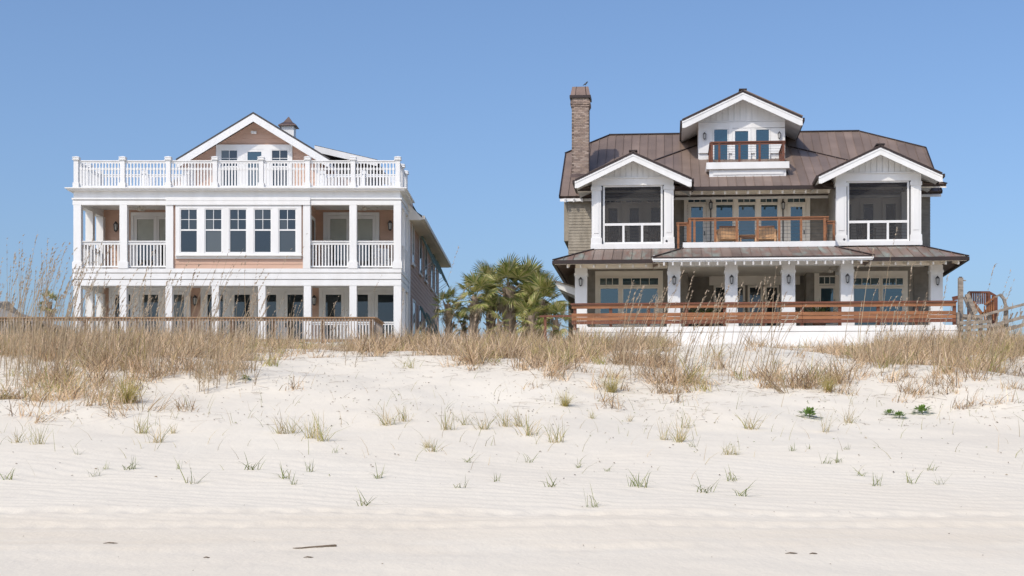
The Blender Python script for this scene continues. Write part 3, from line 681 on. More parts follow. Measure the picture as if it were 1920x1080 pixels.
# ================================================================== house with the copper roof
F2 = Frame((1425-CX)*60/FP, 60, 5.6, R(-4.3))
H2 = empty('beach_house', F2.o, F2.r); tag(H2, 'grey shingled beach house with brown metal roof and brick chimney', 'house', 'beach houses')
f = F2; TR = M['trim']
YW = 4.5                                              # main front wall
ZD = f.z(1425, 618, -1.2); Z2 = f.z(1425, 456.5, .1)  # deck level and upper floor level
ZME = f.z(1407, 363.5, 4.3); ZMR = f.z(1376, 250, 10)
sm_ = (ZMR-ZME)/5.7; zmain = lambda y: ZME+(y-4.3)*sm_
ZCE = f.z(1412, 349, 2.4); scn = .47; zcen = lambda y: ZCE+(y-2.4)*scn
EXL, EXR = f.x(1049, 4.3), f.x(1766, 4.3)
BXL, BXR = f.x(1067, 4.8), f.x(1744, YW)
# body core
HB = MB().box(BXL, BXR, YW+.06, 15.4, ZD-.9, ZME+.1).build('wall', M['shingle'], H2)
siding(HB, (0, YW+.06, 0), (1,0,0), (0,-1,0), [(BXL, Z2-.6), (f.x(1290, YW), Z2-.6), (f.x(1290, YW), ZME), (BXL, ZME)], .125, M['shingle'], joined='shingle_courses')
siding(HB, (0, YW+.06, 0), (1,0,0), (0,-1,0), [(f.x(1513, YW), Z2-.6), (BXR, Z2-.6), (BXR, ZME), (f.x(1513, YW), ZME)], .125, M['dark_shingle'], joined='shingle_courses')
siding(HB, (BXR, 0, 0), (0,1,0), (1,0,0), [(YW+.06, ZD-.9), (15.4, ZD-.9), (15.4, ZME), (YW+.06, ZME)], .125, M['shingle'], joined='shingle_courses')
siding(HB, (BXL, 0, 0), (0,-1,0), (-1,0,0), [(-15.4, ZD-.9), (-YW-.06, ZD-.9), (-YW-.06, ZME), (-15.4, ZME)], .125, M['shingle'], joined='shingle_courses')
# small bay on the left flank
MB().box(BXL-.24, BXL-.03, 5.1, 8.2, f.z(1060, 452, 5.1), ZME-.1).build('flank_bay', M['shingle'], H2)
# ---- main roof
rL, rR = f.x(1142, 10), f.x(1611, 10)
cL = f.on(1051, 287.5, zmain); cR = f.on(1719, 277, zmain)
yk = (cL.y+cR.y)/2; zk = zmain(yk)
front = [(EXL, 4.3, ZME), (EXR, 4.3, ZME), (EXR, yk, zk), (rR, 10, ZMR), (rL, 10, ZMR), (EXL, yk, zk)]
metal_roof(H2, front, .375, M['roof'], 'main_roof')
back = [(x, 20-y, z) for x, y, z in front]
slab('rear_roof', back[::-1], .1, M['roof'], H2)
slab('hip_roof', [(EXL, yk, zk), (rL, 10, ZMR), (EXL, 20-yk, zk)], .1, M['roof'], H2); slab('hip_roof', [(EXR, yk, zk), (EXR, 20-yk, zk), (rR, 10, ZMR)], .1, M['roof'], H2)
gpoly = [(0, 4.8, ZME-.2), (0, 15.2, ZME-.2), (0, 15.2, ZME+.45), (0, 20-yk, zk-.15), (0, yk, zk-.15), (0, 4.8, ZME+.45-.2)]
for xx, s_ in ((BXL-.001, 1), (BXR+.001-.2, 1)): MB().prism([(xx, y, z) for _, y, z in gpoly], (.2, 0, 0)).build('gable_end', M['shingle'], H2)
mb = MB()
for a, b in (((rL, 10, ZMR+.03), (rR, 10, ZMR+.03)), ((EXL, yk, zk+.02), (rL, 10, ZMR+.02)), ((EXR, yk, zk+.02), (rR, 10, ZMR+.02))): MB().beam(a, b, .16, .05).build('ridge_cap', M['darkmetal'], H2)
for x in (EXL, EXR):
    MB().beam((x, 4.28, ZME-.03), (x, yk, zk-.03), .05, .14).build('rake_trim', M['darkmetal'], H2)
MB().prism([(EXL+.02, 4.32, ZME-.12), (EXL+.02, 5.0, ZME+.34), (EXL+.02, 5.0, ZME+.22), (EXL+.02, 4.32, ZME-.22)], (EXR-EXL-.04, 0, 0)).build('eave_soffit', W, H2)
for k in range(3): MB().beam((EXL+.25+k*.37, 4.2, ZME-.2), (EXL+.25+k*.37, 4.6, ZME-.08), .07, .14).build('rafter_tail', W, H2)
# ---- centre roof in front of it
tL = f.on(1306, 273, zcen); tR = f.on(1479, 275, zcen); hL = f.on(1231, 300, zcen); hR = f.on(1590, 301, zcen)
def ext(t, h): k = (t.y-2.4)/(t.y-h.y); return t+(h-t)*k
eL, eR = ext(tL, hL), ext(tR, hR)
metal_roof(H2, [(eL.x, 2.4, ZCE), (eR.x, 2.4, ZCE), tuple(tR), tuple(tL)], .375, M['roof'], 'centre_roof', .3)
slab('centre_hip', [tuple(eL), tuple(tL), (eL.x+.15, 5.2, zmain(5.2)-.05)], .08, M['roof'], H2); slab('centre_hip', [tuple(eR), (eR.x-.15, 5.2, zmain(5.2)-.05), tuple(tR)], .08, M['roof'], H2)
up3 = Vector((0,0,.02))
for a, b in ((tL, eL), (tR, eR)): MB().beam(a+up3, b+up3, .14, .05).build('hip_cap', M['darkmetal'], H2)
x0, x1 = f.x(1262, 2.4), f.x(1566, 2.4)
MB().box(x0, x1, 2.32, 2.42, ZCE-.16, ZCE-.01).build('gutter', M['darkmetal'], H2)
MB().prism([(eL.x, 2.43, ZCE-.11), (eL.x, YW, zcen(YW)-.11), (eL.x, YW, zcen(YW)-.16), (eL.x, 2.43, ZCE-.16)], (eR.x-eL.x, 0, 0)).build('soffit', TR, H2)
n = 14
for i in range(n):
    x = x0+.25+(x1-x0-.5)*i/(n-1); MB().beam((x, 2.45, ZCE-.24), (x, YW-.4, zcen(YW-.4)-.24), .07, .15).build('rafter_tail', TR, H2)
f.part('header_beam', TR, H2, 1262, 1566, 352, 362.5, YW-.45, YW-.1)
MB().box(f.x(1262, YW-.1), f.x(1566, YW-.1), YW-.098, YW+.05, f.z(1412, 363, YW-.1), zcen(YW)-.16).build('header_wall', TR, H2)
# ---- upper centre wall: doors and windows
y = YW-.02
f.part('wall_panel', TR, H2, 1282.5, 1519, 362.6, 452, y+.06, YW+.055)
mb = MB()
for a, b in ((1282.5, 1289), (1325, 1340.5), (1376, 1382.5), (1418, 1424.5), (1460, 1475.5), (1511.5, 1519)): f.bx(mb, a, b, 363, 452, y-.03, y+.058); mb_ = mb.build('mullion', TR, H2); mb = MB()
f.part('head_trim', TR, H2, 1282.5, 1519, 362.7, 367, y-.05, y+.058)
for a, b, kind in ((1289, 1325, 'd'), (1340.5, 1376, 'w'), (1382.5, 1418, 'w'), (1424.5, 1460, 'w'), (1475.5, 1511.5, 'd')):
    x0, x1, z0, z1 = f.rect(a, b, 367, 380.5, y); window(H2, x0, x1, z0, z1, y, .035, 3, 1, 'glass_teal', 'trim', 'transom', .025)
    x0, x1, z0, z1 = f.rect(a, b, 381.5, 452, y)
    z0 = Z2+.03
    if kind == 'd': window(H2, x0+.02, x1-.02, z0, z1, y, .14, m='glass_teal', fm='trim', name='glazed_door', handle=1)
    else: window(H2, x0, x1, z0, z1, y, .06, m='glass_teal', fm='trim')
# ---- floors
YBAL, YPV = .1, 1.4
bl, br = f.x(1286, YBAL), f.x(1560, YBAL)
MB().box(bl, br, YBAL+.02, YW, Z2-.2, Z2).build('balcony_floor', M['deckfloor'], H2)
MB().box(f.x(1109, YPV)-.1, f.x(1727, YPV)+.1, YPV+.02, YW, Z2-.22, Z2-.012).build('upper_floor', M['deckfloor'], H2)
mb = MB(); mb.box(bl-.12, br+.12, YBAL-.1, YBAL+.015, Z2-.16, Z2+.06); mb.build('balcony_fascia', W, H2)
for s_, xx in ((-1, bl), (1, br)): MB().box(xx-.12 if s_ < 0 else xx, xx if s_ < 0 else xx+.12, YBAL+.016, YPV, Z2-.16, Z2+.06).build('balcony_fascia', W, H2)
# ---- screened corner pavilions
def pavilion(apx, endL, endR, cols, scr, ys, side):
    """apx/endL/endR: rake outline; cols: two columns; scr: screen opening; ys: (gable base, beam bottom, mid rail, sill, band bottom)"""
    yo = YPV-.65; A = f.p(*apx, yo); L_ = f.p(*endL, yo); R_ = f.p(*endR, yo); sl_ = ((A.z-L_.z)/(A.x-L_.x)+(A.z-R_.z)/(R_.x-A.x))/2
    hw_ = ((A.x-L_.x)+(R_.x-A.x))/2; gxx = A.x
    yb_ = 7.4
    for s_ in (-1, 1):
        xe = gxx+s_*hw_; ze_ = A.z-sl_*hw_
        pl = [(xe, yo-.02, ze_), (xe, yb_, ze_), (gxx, yb_, A.z), (gxx, yo-.02, A.z)]
        metal_roof(H2, pl if s_ < 0 else pl[::-1], .375, M['roof'], 'pavilion_roof', eave=(0, 1) if s_ < 0 else (2, 3))
        MB().prism([(gxx, yo, A.z-.10), (xe, yo, ze_-.10), (xe, yo, ze_-.36), (xe-s_*.12, yo, ze_-.36), (gxx, yo, A.z-.38)], (0, .06, 0)).build('rake_board', W, H2)
        MB().prism([(gxx, yo-.02, A.z-.09), (xe, yo-.02, ze_-.09), (xe, yo-.02, ze_-.17), (gxx, yo-.02, A.z-.17)], (0, .019, 0)).build('rake_moulding', W, H2)
        MB().prism([(gxx, yo+.062, A.z-.12), (xe, yo+.062, ze_-.12), (xe, yo+.062, ze_-.17), (gxx, yo+.062, A.z-.17)], (0, 4.2, 0)).build('soffit', W, H2)
        MB().beam((xe+s_*.05, yo, ze_-.1), (xe+s_*.05, 3.2, ze_-.1), .1, .13).build('gutter', M['darkmetal'], H2)
    MB().beam((gxx, yo-.03, A.z+.04), (gxx, yb_, A.z+.04), .34, .05).build('ridge_cap', M['darkmetal'], H2)
    pm = (cols[0][0]+cols[1][1])/2; cx0, cx1 = f.x(cols[0][0], YPV), f.x(cols[1][1], YPV)
    zg, zbm, zmr, zs, zbb = [f.z(pm, v, YPV) for v in ys]
    # gable of vertical boards
    gp_ = [(cx0, zg), (cx1, zg), (cx1, A.z-.17-sl_*(cx1-gxx)), (gxx, A.z-.17), (cx0, A.z-.17-sl_*(gxx-cx0))]
    G = MB().prism([(x, YPV+.06, z) for x, z in gp_], (0, 3, 0)).build('gable_wall', W, H2)
    u = cx0; bw = 11/47
    while u < cx1-.01:
        pc = clip(gp_, 1, 0, u+.012, u+bw-.012)
        if len(pc) >= 3: MB().prism([(x, YPV+.015, z) for x, z in pc], (0, .043, 0)).build('gable_board', W, G)
        u += bw
    MB().box(cx0-.03, cx1+.03, YPV-.06, YPV+.3, zg-.03, zg+.015).build('string_course', W, H2)
    MB().box(cx0, cx1, YPV, YPV+.3, zbm, zg-.032).build('frieze', W, H2)
    MB().box(cx0, cx1, YPV+.31, YW, zg-.1, zg+.04).build('porch_ceiling', W, H2)
    for xs_ in (cx0, cx1-.25): MB().box(xs_+.02, xs_+.23, YPV+.305, YW, zbm+.02, zg-.04).build('side_beam', W, H2)
    for a, b in cols:
        xa, xb = f.x(a, YPV), f.x(b, YPV); mb = MB(); mb.box(xa, xb, YPV-.04, YPV+.32, zs, zbm-.002)
        mb.box(xa+.09, xb-.09, YPV-.06, YPV-.041, zs+.45, zbm-.35); mb.box(xa-.03, xb+.03, YPV-.07, YPV+.35, zs, zs+.26); mb.box(xa-.03, xb+.03, YPV-.07, YPV+.35, zbm-.2, zbm-.06); mb.build('column', W, H2)
    xb0 = cx0 if side < 0 else cx1-.36
    MB().box(xb0, xb0+.36, YW-.4, YW-.02, zs, zbm).build('column', W, H2)
    MB().box(cx0-.04, cx1+.04, YPV-.1, YPV+.4, zbb, zs-.004).build('base_band', W, H2)
    # screen with its white frame
    sx0, sx1 = f.x(scr[0], YPV+.1), f.x(scr[1], YPV+.1); t = .075; y0, y1 = YPV+.08, YPV+.15
    sf = MB(); sf.box(sx0-t, sx0, y0, y1, zs, zbm); sf.box(sx1, sx1+t, y0, y1, zs, zbm); sf.box(sx0, sx1, y0, y1, zbm-.06, zbm); sf.box(sx0, sx1, y0, y1, zs, zs+.09); sf.box(sx0, sx1, y0, y1, zmr-.05, zmr+.05)
    for k in (1, 2): xm = sx0+(sx1-sx0)*k/3; sf.box(xm-.045, xm+.045, y0, y1, zs+.09, zmr-.05)
    fo = sf.build('screen_frame', W, H2)
    MB().box(sx0-t-.07, sx0-t-.004, y0+.02, y1, zs, zbm).build('screen_track', M['black'], fo); MB().box(sx1+t+.004, sx1+t+.07, y0+.02, y1, zs, zbm).build('screen_track', M['black'], fo)
    yy = YPV+.115
    MB().add([(sx0, yy, zmr+.05), (sx1, yy, zmr+.05), (sx1, yy, zbm-.06), (sx0, yy, zbm-.06)], [(0,1,2,3)]).build('screen_panel', M['screen'], fo)
    for k in range(3):
        xa = sx0+(sx1-sx0)*k/3+(.045 if k else 0); xb = sx0+(sx1-sx0)*(k+1)/3-(.045 if k < 2 else 0)
        MB().add([(xa, yy, zs+.09), (xb, yy, zs+.09), (xb, yy, zmr-.05), (xa, yy, zmr-.05)], [(0,1,2,3)]).build('screen_panel', M['screen'], fo)
        cb = MB()
        for j in range(5): zz = zs+.12+(zmr-.05-zs-.12)*j/5; cb.box(xa, xb, yy+.05, yy+.062, zz, zz+.012)
        cb.build('rail_cables', M['weathered'], fo, kind='stuff')
    # back wall of the pavilion: door between two windows, transoms over
    bw0, bw1 = cx0+.3, cx1-.3; yb2 = YW-.06; n_ = 3
    MB().box(bw0, bw1, yb2+.05, YW+.02, zs, zg).build('inner_wall', TR, H2)
    for k in range(n_):
        a = bw0+(bw1-bw0)*(k+.08)/n_; b = bw0+(bw1-bw0)*(k+.92)/n_
        zt0, zt1, zd1 = [f.z(pm, v+(ys[1]-347), yb2) for v in (381, 368.5, 384)]
        window(H2, a, b, zt0, zt1, yb2, .05, 3, 1, 'glass', 'trim', 'transom', .03)
        window(H2, a+.05, b-.05, zs+.05, zd1, yb2, .14, m='glass', fm='trim', name='glazed_door' if k == 1 else 'window')
    # inner side wall towards the balcony
    xi = cx1-.2 if side < 0 else cx0
    MB().box(xi, xi+.2, YPV+.33, YW-.02, zs, zbm+.02).build('side_wall', M['dark_shingle'], H2)
    return zs
zsL = pavilion((1187, 284), (1078, 336), (1297, 333), ((1109.5, 1127), (1245, 1263)), (1134, 1239), (333, 347, 420, 457.5, 467), -1)
zsR = pavilion((1651, 272), (1535, 329), (1767, 322), ((1567.5, 1587), (1708, 1727)), (1592, 1701), (324, 339, 415, 452.5, 460.5), 1)
# ---- balcony rail with cables
ZR = f.z(1425, 407, YBAL+.05)
def cable_rail(name, p, q, zb, zt, posts, m, parent, n=7, capw=.13, pw=.09, cap=True):
    p, q = Vector((*p, 0)), Vector((*q, 0)); up = Vector((0,0,1)); d = q-p; Ln = d.length
    o = MB().beam(p+up*(zt-.025), q+up*(zt-.025), capw, .05).build(name, m, parent)
    MB().beam(p+up*(zt-.095), q+up*(zt-.095), .045, .085).build('sub_rail', m, o)
    pm = MB().box(-pw/2, pw/2, -pw/2, pw/2, 0, zt-.052-zb).mesh('post', m)
    for t in posts: c = p+d*t; link('post', pm, o, (c.x, c.y, zb))
    cb = MB()
    for j in range(n): zz = zb+.1+(zt-.2-zb)*j/(n-1); cb.beam(p+up*zz, q+up*zz, .009, .009)
    cb.build('cables', M['black'], o, kind='stuff')
    return o
yb0 = YBAL+.06; bp0, bp1 = f.x(1291, yb0), f.x(1554, yb0)
tt = [(f.x(v, yb0)-bp0)/(bp1-bp0) for v in (1294, 1302, 1341, 1381.5, 1420.5, 1461, 1502, 1546)]
cable_rail('balcony_rail', (bp0, yb0), (bp1, yb0), Z2+.003, ZR, tt, M['cedar'], H2)
for s_, bx_, px in ((-1, bp0+.05, 1268), (1, bp1-.05, 1566)):
    cable_rail('balcony_rail', (bx_, yb0+.12), (bx_, YPV-.12), Z2+.003, ZR, [.5, .95], M['cedar'], H2)
    ex = f.x(px, YPV); cable_rail('balcony_rail', (bx_, YPV-.05), (ex, YPV-.05), Z2-.0, ZR-.0, [.12, .85], M['cedar'], H2)
# ---- dormer
yd, yo = 6.4, 5.65
A = f.p(1393, 169, yo); L_ = f.p(1279, 224, yo); R_ = f.p(1505, 218, yo); sl_ = ((A.z-L_.z)/(A.x-L_.x)+(A.z-R_.z)/(R_.x-A.x))/2
for s_, E in ((-1, L_), (1, R_)):
    xe = E.x; ze_ = A.z-sl_*abs(xe-A.x)
    pl = [(xe, yo-.02, ze_), (xe, 10.5, ze_), (A.x, 10.5, A.z), (A.x, yo-.02, A.z)]
    metal_roof(H2, pl if s_ < 0 else pl[::-1], .375, M['roof'], 'dormer_roof', eave=(0, 1) if s_ < 0 else (2, 3))
    MB().prism([(A.x, yo, A.z-.10), (xe, yo, ze_-.10), (xe, yo, ze_-.38), (xe-s_*.12, yo, ze_-.38), (A.x, yo, A.z-.40)], (0, .06, 0)).build('rake_board', W, H2)
    MB().prism([(A.x, yo-.02, A.z-.09), (xe, yo-.02, ze_-.09), (xe, yo-.02, ze_-.17), (A.x, yo-.02, A.z-.17)], (0, .019, 0)).build('rake_moulding', W, H2)
    MB().prism([(A.x, yo+.062, A.z-.12), (xe, yo+.062, ze_-.12), (xe, yo+.062, ze_-.3), (A.x, yo+.062, A.z-.17)], (0, 3.6, 0)).build('soffit', W, H2)
    MB().beam((xe+s_*.04, yo, ze_-.12), (xe+s_*.04, 10.3, ze_-.12), .1, .14).build('gutter', M['darkmetal'], H2)
MB().beam((A.x, yo-.03, A.z+.04), (A.x, 10.5, A.z+.04), .34, .05).build('ridge_cap', M['darkmetal'], H2)
dx0, dx1 = f.x(1309.5, yd), f.x(1472, yd); zg = f.z(1392, 226, yd); zbd = f.z(1392, 287, yd)
gp_ = [(dx0, zg), (dx1, zg), (dx1, A.z-.17-sl_*(dx1-A.x)), (A.x, A.z-.17), (dx0, A.z-.17-sl_*(A.x-dx0))]
G = MB().prism([(x, yd+.06, z) for x, z in gp_], (0, 3.5, 0)).build('gable_wall', W, H2)
u = dx0
while u < dx1-.01:
    pc = clip(gp_, 1, 0, u+.012, u+11.5/44-.012)
    if len(pc) >= 3: MB().prism([(x, yd+.015, z) for x, z in pc], (0, .043, 0)).build('gable_board', W, G)
    u += 11.5/44
MB().box(dx0, dx1, yd+.05, 9.8, zbd-1.0, zg-.003).build('dormer_wall', W, H2)
MB().box(dx0-.02, dx1+.02, yd-.02, yd+.058, zg-.05, zg-.004).build('string_course', W, H2)
for a, b, k in ((1337, 1366, 'w'), (1373, 1408, 'd'), (1415.5, 1444, 'w')):
    x0, x1, z0, z1 = f.rect(a, b, 240.5, 303, yd-.05)
    window(H2, x0, x1, z0-.3, z1, yd-.05, .05 if k == 'w' else .12, m='glass_teal', name='window' if k == 'w' else 'balcony_door')
mb = MB()
for a, b in ((1309.5, 1336.5), (1366.3, 1372.7), (1408.3, 1415.2), (1444.3, 1472)): f.part('dormer_panel', W, H2, a, b, 240, 287, yd-.03, yd+.045)
f.part('dormer_panel', W, H2, 1309.5, 1472, 228.5, 239.8, yd-.035, yd+.045)
# dormer balcony box
yq = 3.75; f.part('dormer_balcony', W, H2, 1324.5, 1480, 303.5, 316, yq-.12, yd); f.part('balcony_base', W, H2, 1330, 1474, 316.2, 331, yq+.02, yd); f.part('balcony_moulding', W, H2, 1337, 1469, 319, 327, yq-.01, yq+.019)
ql, qr = f.x(1331, yq), f.x(1473, yq); zq = f.z(1402, 303, yq); zqt = f.z(1402, 265, yq)
cable_rail('dormer_rail', (ql+.02, yq), (qr-.02, yq), zq, zqt, [.02, .12, .39, .66, .98], M['cedar_dark'], H2)
for x in (ql+.05, qr-.05): cable_rail('dormer_rail', (x, yq+.1), (x, yd-.06), zq, zqt, [.35, .7, .97], M['cedar_dark'], H2)
# ---- chimney of brick
yc0, yc1 = 6.0, 6.75; x0, x1 = f.x(1072, yc0), f.x(1104, yc0); zt = f.z(1088, 184, yc0); zb = zmain(yc0)-.4
CH = MB().box(x0+.015, x1-.015, yc0+.015, yc1-.015, zb, zt).build('chimney', M['mortar'], H2)
bk = MB(); rows = int((zt-zb)/.075)
def brow(z, h, ox):
    for face in range(4):
        Lx = (x1-x0+2*ox) if face % 2 == 0 else (yc1-yc0+2*ox); n = max(2, round(Lx/.215)); wj = Lx/n; st = (0 if int(z/.075) % 2 else .5)
        for i in range(n+1):
            a = max(0, (i-st)*wj+.005); b = min(Lx, (i+1-st)*wj-.005)
            if b-a < .03: continue
            c = random.choice([(.33,.25,.20), (.37,.285,.235), (.30,.225,.185), (.39,.31,.26), (.34,.26,.215), (.25,.19,.16)]); k = random.uniform(.85, 1.15); c = tuple(v*k for v in c)
            if face == 0: bk.box(x0-ox+a, x0-ox+b, yc0-ox, yc0-ox+.09, z, z+h, c)
            elif face == 2: bk.box(x0-ox+a, x0-ox+b, yc1+ox-.09, yc1+ox, z, z+h, c)
            elif face == 1: bk.box(x1+ox-.09, x1+ox, yc0-ox+a, yc0-ox+b, z, z+h, c)
            else: bk.box(x0-ox, x0-ox+.09, yc0-ox+a, yc0-ox+b, z, z+h, c)
for r_ in range(rows):
    left = rows-1-r_; brow(zb+r_*.075, .064, .0 if left > 3 else (.03, .06, .06, .03)[3-left] if left < 4 else 0)
bk.build('brickwork', M['brick'], CH, kind='stuff')
MB().box(x0-.09, x1+.09, yc0-.09, yc1+.09, zt, zt+.12).build('cap_band', M['darkmetal'], CH)
zt2 = f.z(1088, 162, yc0); e0, e1 = .06, -.01
MB().add([(x0-e0,yc0-e0,zt+.12), (x1+e0,yc0-e0,zt+.12), (x1+e0,yc1+e0,zt+.12), (x0-e0,yc1+e0,zt+.12), (x0+.02,yc0+.04,zt2), (x1-.02,yc0+.04,zt2), (x1-.02,yc1-.04,zt2), (x0+.02,yc1-.04,zt2)], [(3,2,1,0), (4,5,6,7), (0,1,5,4), (1,2,6,5), (2,3,7,6), (3,0,4,7)]).build('chimney_cap', M['copper'], CH)
for t in (.25, .8): MB().beam((x0-e0+(x1-x0+2*e0)*t, yc0-e0-.012, zt+.13), (x0+.02+(x1-x0-.04)*t, yc0+.03, zt2), .02, .02).build('cap_seam', M['darkmetal'], CH)
MB().box(x0-.05, x1+.05, yc0-.06, yc1+.02, zb, zmain(yc0)+.14).build('flashing', M['copper'], CH)
p = f.w(f.p(1098, 161.5, yc0+.2)); t = empty('bird', p); tag(t, 'small dark bird perched on the brick chimney', 'bird')
mb = MB(); mb.tube([(-.12,0,.03), (-.07,0,.06), (0,0,.1), (.04,0,.14), (.055,0,.17), (.075,0,.185), (.09,0,.185), (.115,0,.18)], [.008,.02,.042,.038,.028,.026,.018,.003], 8); mb.tube([(0,.015,.07), (.0,.015,.0)], .005, 5); mb.tube([(0,-.015,.07), (.0,-.015,.0)], .005, 5)
mb.build('body', M['black'], t, smooth=True)
# ---- lower porch: columns, beams, roofs
YCC, YEC, YSC, YES = -1.2, -2.2, .2, -1.0
zE = f.z(1430, 481.5, YEC); zEs = (f.z(1125, 488.5, YES)+f.z(1730, 480.5, YES))/2
ztC = Z2-.17; ztS = f.z(1190, 468.5, YPV)
ce0, ce1 = f.x(1223, YEC), f.x(1638, YEC); ct0, ct1 = bl-.1, br+.1
metal_roof(H2, [(ce0, YEC, zE), (ce1, YEC, zE), (ct1, YBAL-.02, ztC), (ct0, YBAL-.02, ztC)], .385, M['roofp'], 'porch_roof')
slab('porch_hip', [(ce0, YEC, zE), (ct0, YBAL-.02, ztC), (ct0, 1.3, ztC-.02), (ce0, 1.3, zE)], .08, M['roofp'], H2); slab('porch_hip', [(ce1, YEC, zE), (ce1, 1.3, zE), (ct1, 1.3, ztC-.02), (ct1, YBAL-.02, ztC)], .08, M['roofp'], H2)
for a, b in (((ce0, YEC, zE+.03), (ct0, YBAL, ztC+.03)), ((ce1, YEC, zE+.03), (ct1, YBAL, ztC+.03))): MB().beam(a, b, .13, .05).build('hip_cap', M['darkmetal'], H2)
MB().box(ce0, ce1, YEC-.05, YEC-.002, zE-.10, zE+.0).build('eave_fascia', W, H2); MB().box(ce0+.02, ce1-.02, YEC-.06, YEC-.051, zE-.03, zE+.02).build('drip_edge', M['darkmetal'], H2)
slc = (ztC-zE)/(YBAL-YEC)
MB().prism([(ce0+.03, YEC, zE-.1), (ce0+.03, YCC+.3, zE-.1+slc*(YCC+.3-YEC)), (ce0+.03, YCC+.3, zE-.16+slc*(YCC+.3-YEC)), (ce0+.03, YEC, zE-.16)], (ce1-ce0-.06, 0, 0)).build('soffit', W, H2)
for i in range(23):
    x = ce0+.45+(ce1-ce0-.9)*i/22; MB().beam((x, YEC+.03, zE-.23), (x, YCC+.05, zE-.2+slc*(YCC-YEC)), .06, .13).build('rafter_tail', W, H2)
CC = [(1252, 1275.5), (1359.5, 1383), (1466, 1491), (1576.5, 1600.5)]; SCl = [(1078, 1100.5), (1745, 1768)]
zbc = f.z(1425, 497, YCC)
cb0, cb1 = f.x(CC[0][0], YCC)+.02, f.x(CC[-1][1], YCC)-.02
MB().box(cb0, cb1, YCC+.04, YCC+.44, zbc, zE+.2).build('porch_beam', W, H2)
for xx in (cb0, cb1-.3): MB().box(xx, xx+.3, YCC+.45, 2.4, zbc, zE+.2).build('porch_beam', W, H2)
def pcol(a, b, y, zt, parent=H2):
    xa, xb = f.x(a, y), f.x(b, y); wd = xb-xa; mb = MB(); mb.box(xa, xb, y, y+wd, ZD, zt)
    mb.box(xa-.03, xb+.03, y-.03, y+wd+.03, zt-.3, zt-.2); mb.box(xa-.035, xb+.035, y-.035, y+wd+.035, ZD, ZD+.3); return mb.build('porch_column', W, parent)
for a, b in CC: pcol(a, b, YCC, zbc-.002)
zbs = [f.z(1089, 502, YSC), f.z(1757, 497, YSC)]; zbs = sum(zbs)/2
for a, b in SCl: pcol(a, b, YSC, zbs-.002)
for (a, b), (c, d) in ((SCl[0], (1236, 1252)), ((1600, 1616), SCl[1])):
    MB().box(f.x(a, YSC)+.02, f.x(d, YSC)-.02, YSC+.04, YSC+.42, zbs, zbs+.42).build('porch_beam', TR, H2)
sxl0, sxl1, sxr0, sxr1 = f.x(1038, YES), f.x(1226, YES), f.x(1634, YES), f.x(1815, YES)
pl0, pl1 = f.x(1112, YPV), f.x(1288, YPV); pr0, pr1 = f.x(1560, YPV), f.x(1729, YPV)
metal_roof(H2, [(sxl0, YES, zEs), (sxl1+.4, YES, zEs), (pl1, YPV-.11, ztS), (pl0, YPV-.11, ztS)], .385, M['roofp'], 'side_porch_roof')
metal_roof(H2, [(sxr0-.4, YES, zEs), (sxr1, YES, zEs), (pr1, YPV-.11, ztS), (pr0, YPV-.11, ztS)], .385, M['roofp'], 'side_porch_roof', .4)
slab('side_porch_hip', [(sxl0, YES, zEs), (pl0, YPV-.1, ztS), (pl0, 9, ztS), (sxl0, 9, zEs)], .09, M['roofp'], H2); slab('side_porch_hip', [(sxr1, YES, zEs), (sxr1, 9, zEs), (pr1, 9, ztS), (pr1, YPV-.1, ztS)], .09, M['roofp'], H2)
for a, b in (((sxl0, YES, zEs+.03), (pl0, YPV-.1, ztS+.03)), ((sxr1, YES, zEs+.03), (pr1, YPV-.1, ztS+.03))): MB().beam(a, b, .13, .05).build('hip_cap', M['darkmetal'], H2)
for x0, x1 in ((sxl0, sxl1), (sxr0, sxr1)): MB().box(x0-.03, x1+.03, YES-.12, YES-.005, zEs-.15, zEs-.02).build('gutter', M['darkmetal'], H2)
for x in (sxl0, sxr1): MB().box(x-.06, x+.06, YES-.004, 9, zEs-.15, zEs-.02).build('gutter', M['darkmetal'], H2)
for x0, x1 in ((sxl0+.05, f.x(1250, 0)), (f.x(1602, 0), sxr1-.05)):
    MB().prism([(x0, YES, zEs-.12), (x0, YSC+.2, zEs+.12), (x0, YSC+.2, zEs+.06), (x0, YES, zEs-.17)], (x1-x0, 0, 0)).build('soffit', TR, H2)
    for i in range(8):
        x = x0+.5+(x1-x0-.8)*i/7; MB().beam((x, YES+.03, zEs-.24), (x, YSC, zEs-.04), .06, .12).build('rafter_tail', TR, H2)
MB().box(f.x(1090, YSC), f.x(1252, YSC), YSC+.43, YW, zbs+.3, zbs+.36).build('porch_ceiling', TR, H2); MB().box(f.x(1600, YSC), f.x(1757, YSC), YSC+.43, YW, zbs+.3, zbs+.36).build('porch_ceiling', TR, H2)
MB().box(cb0+.31, cb1-.31, YCC+.45, YW+.05, zbc+.2, zbc+.28).build('porch_ceiling', TR, H2)
# rafter brackets of the left flank awning
for k in range(4):
    yk2 = 1.5+k*1.6; xa = f.x(1090, 2)
    MB().prism([(xa, yk2, zEs-.9), (xa-1.0, yk2, zEs-.55), (xa-1.05, yk2, zEs-.65), (xa-.9, yk2, zEs-.85), (xa, yk2, zEs-1.25)], (0, .12, 0)).build('awning_bracket', W, H2)
MB().prism([(xa-.05, 1.4, zEs-.82), (xa-1.1, 1.4, zEs-.5), (xa-1.1, 1.4, zEs-.54), (xa-.05, 1.4, zEs-.87)], (0, 6, 0)).build('awning_roof', M['weathered'], H2)
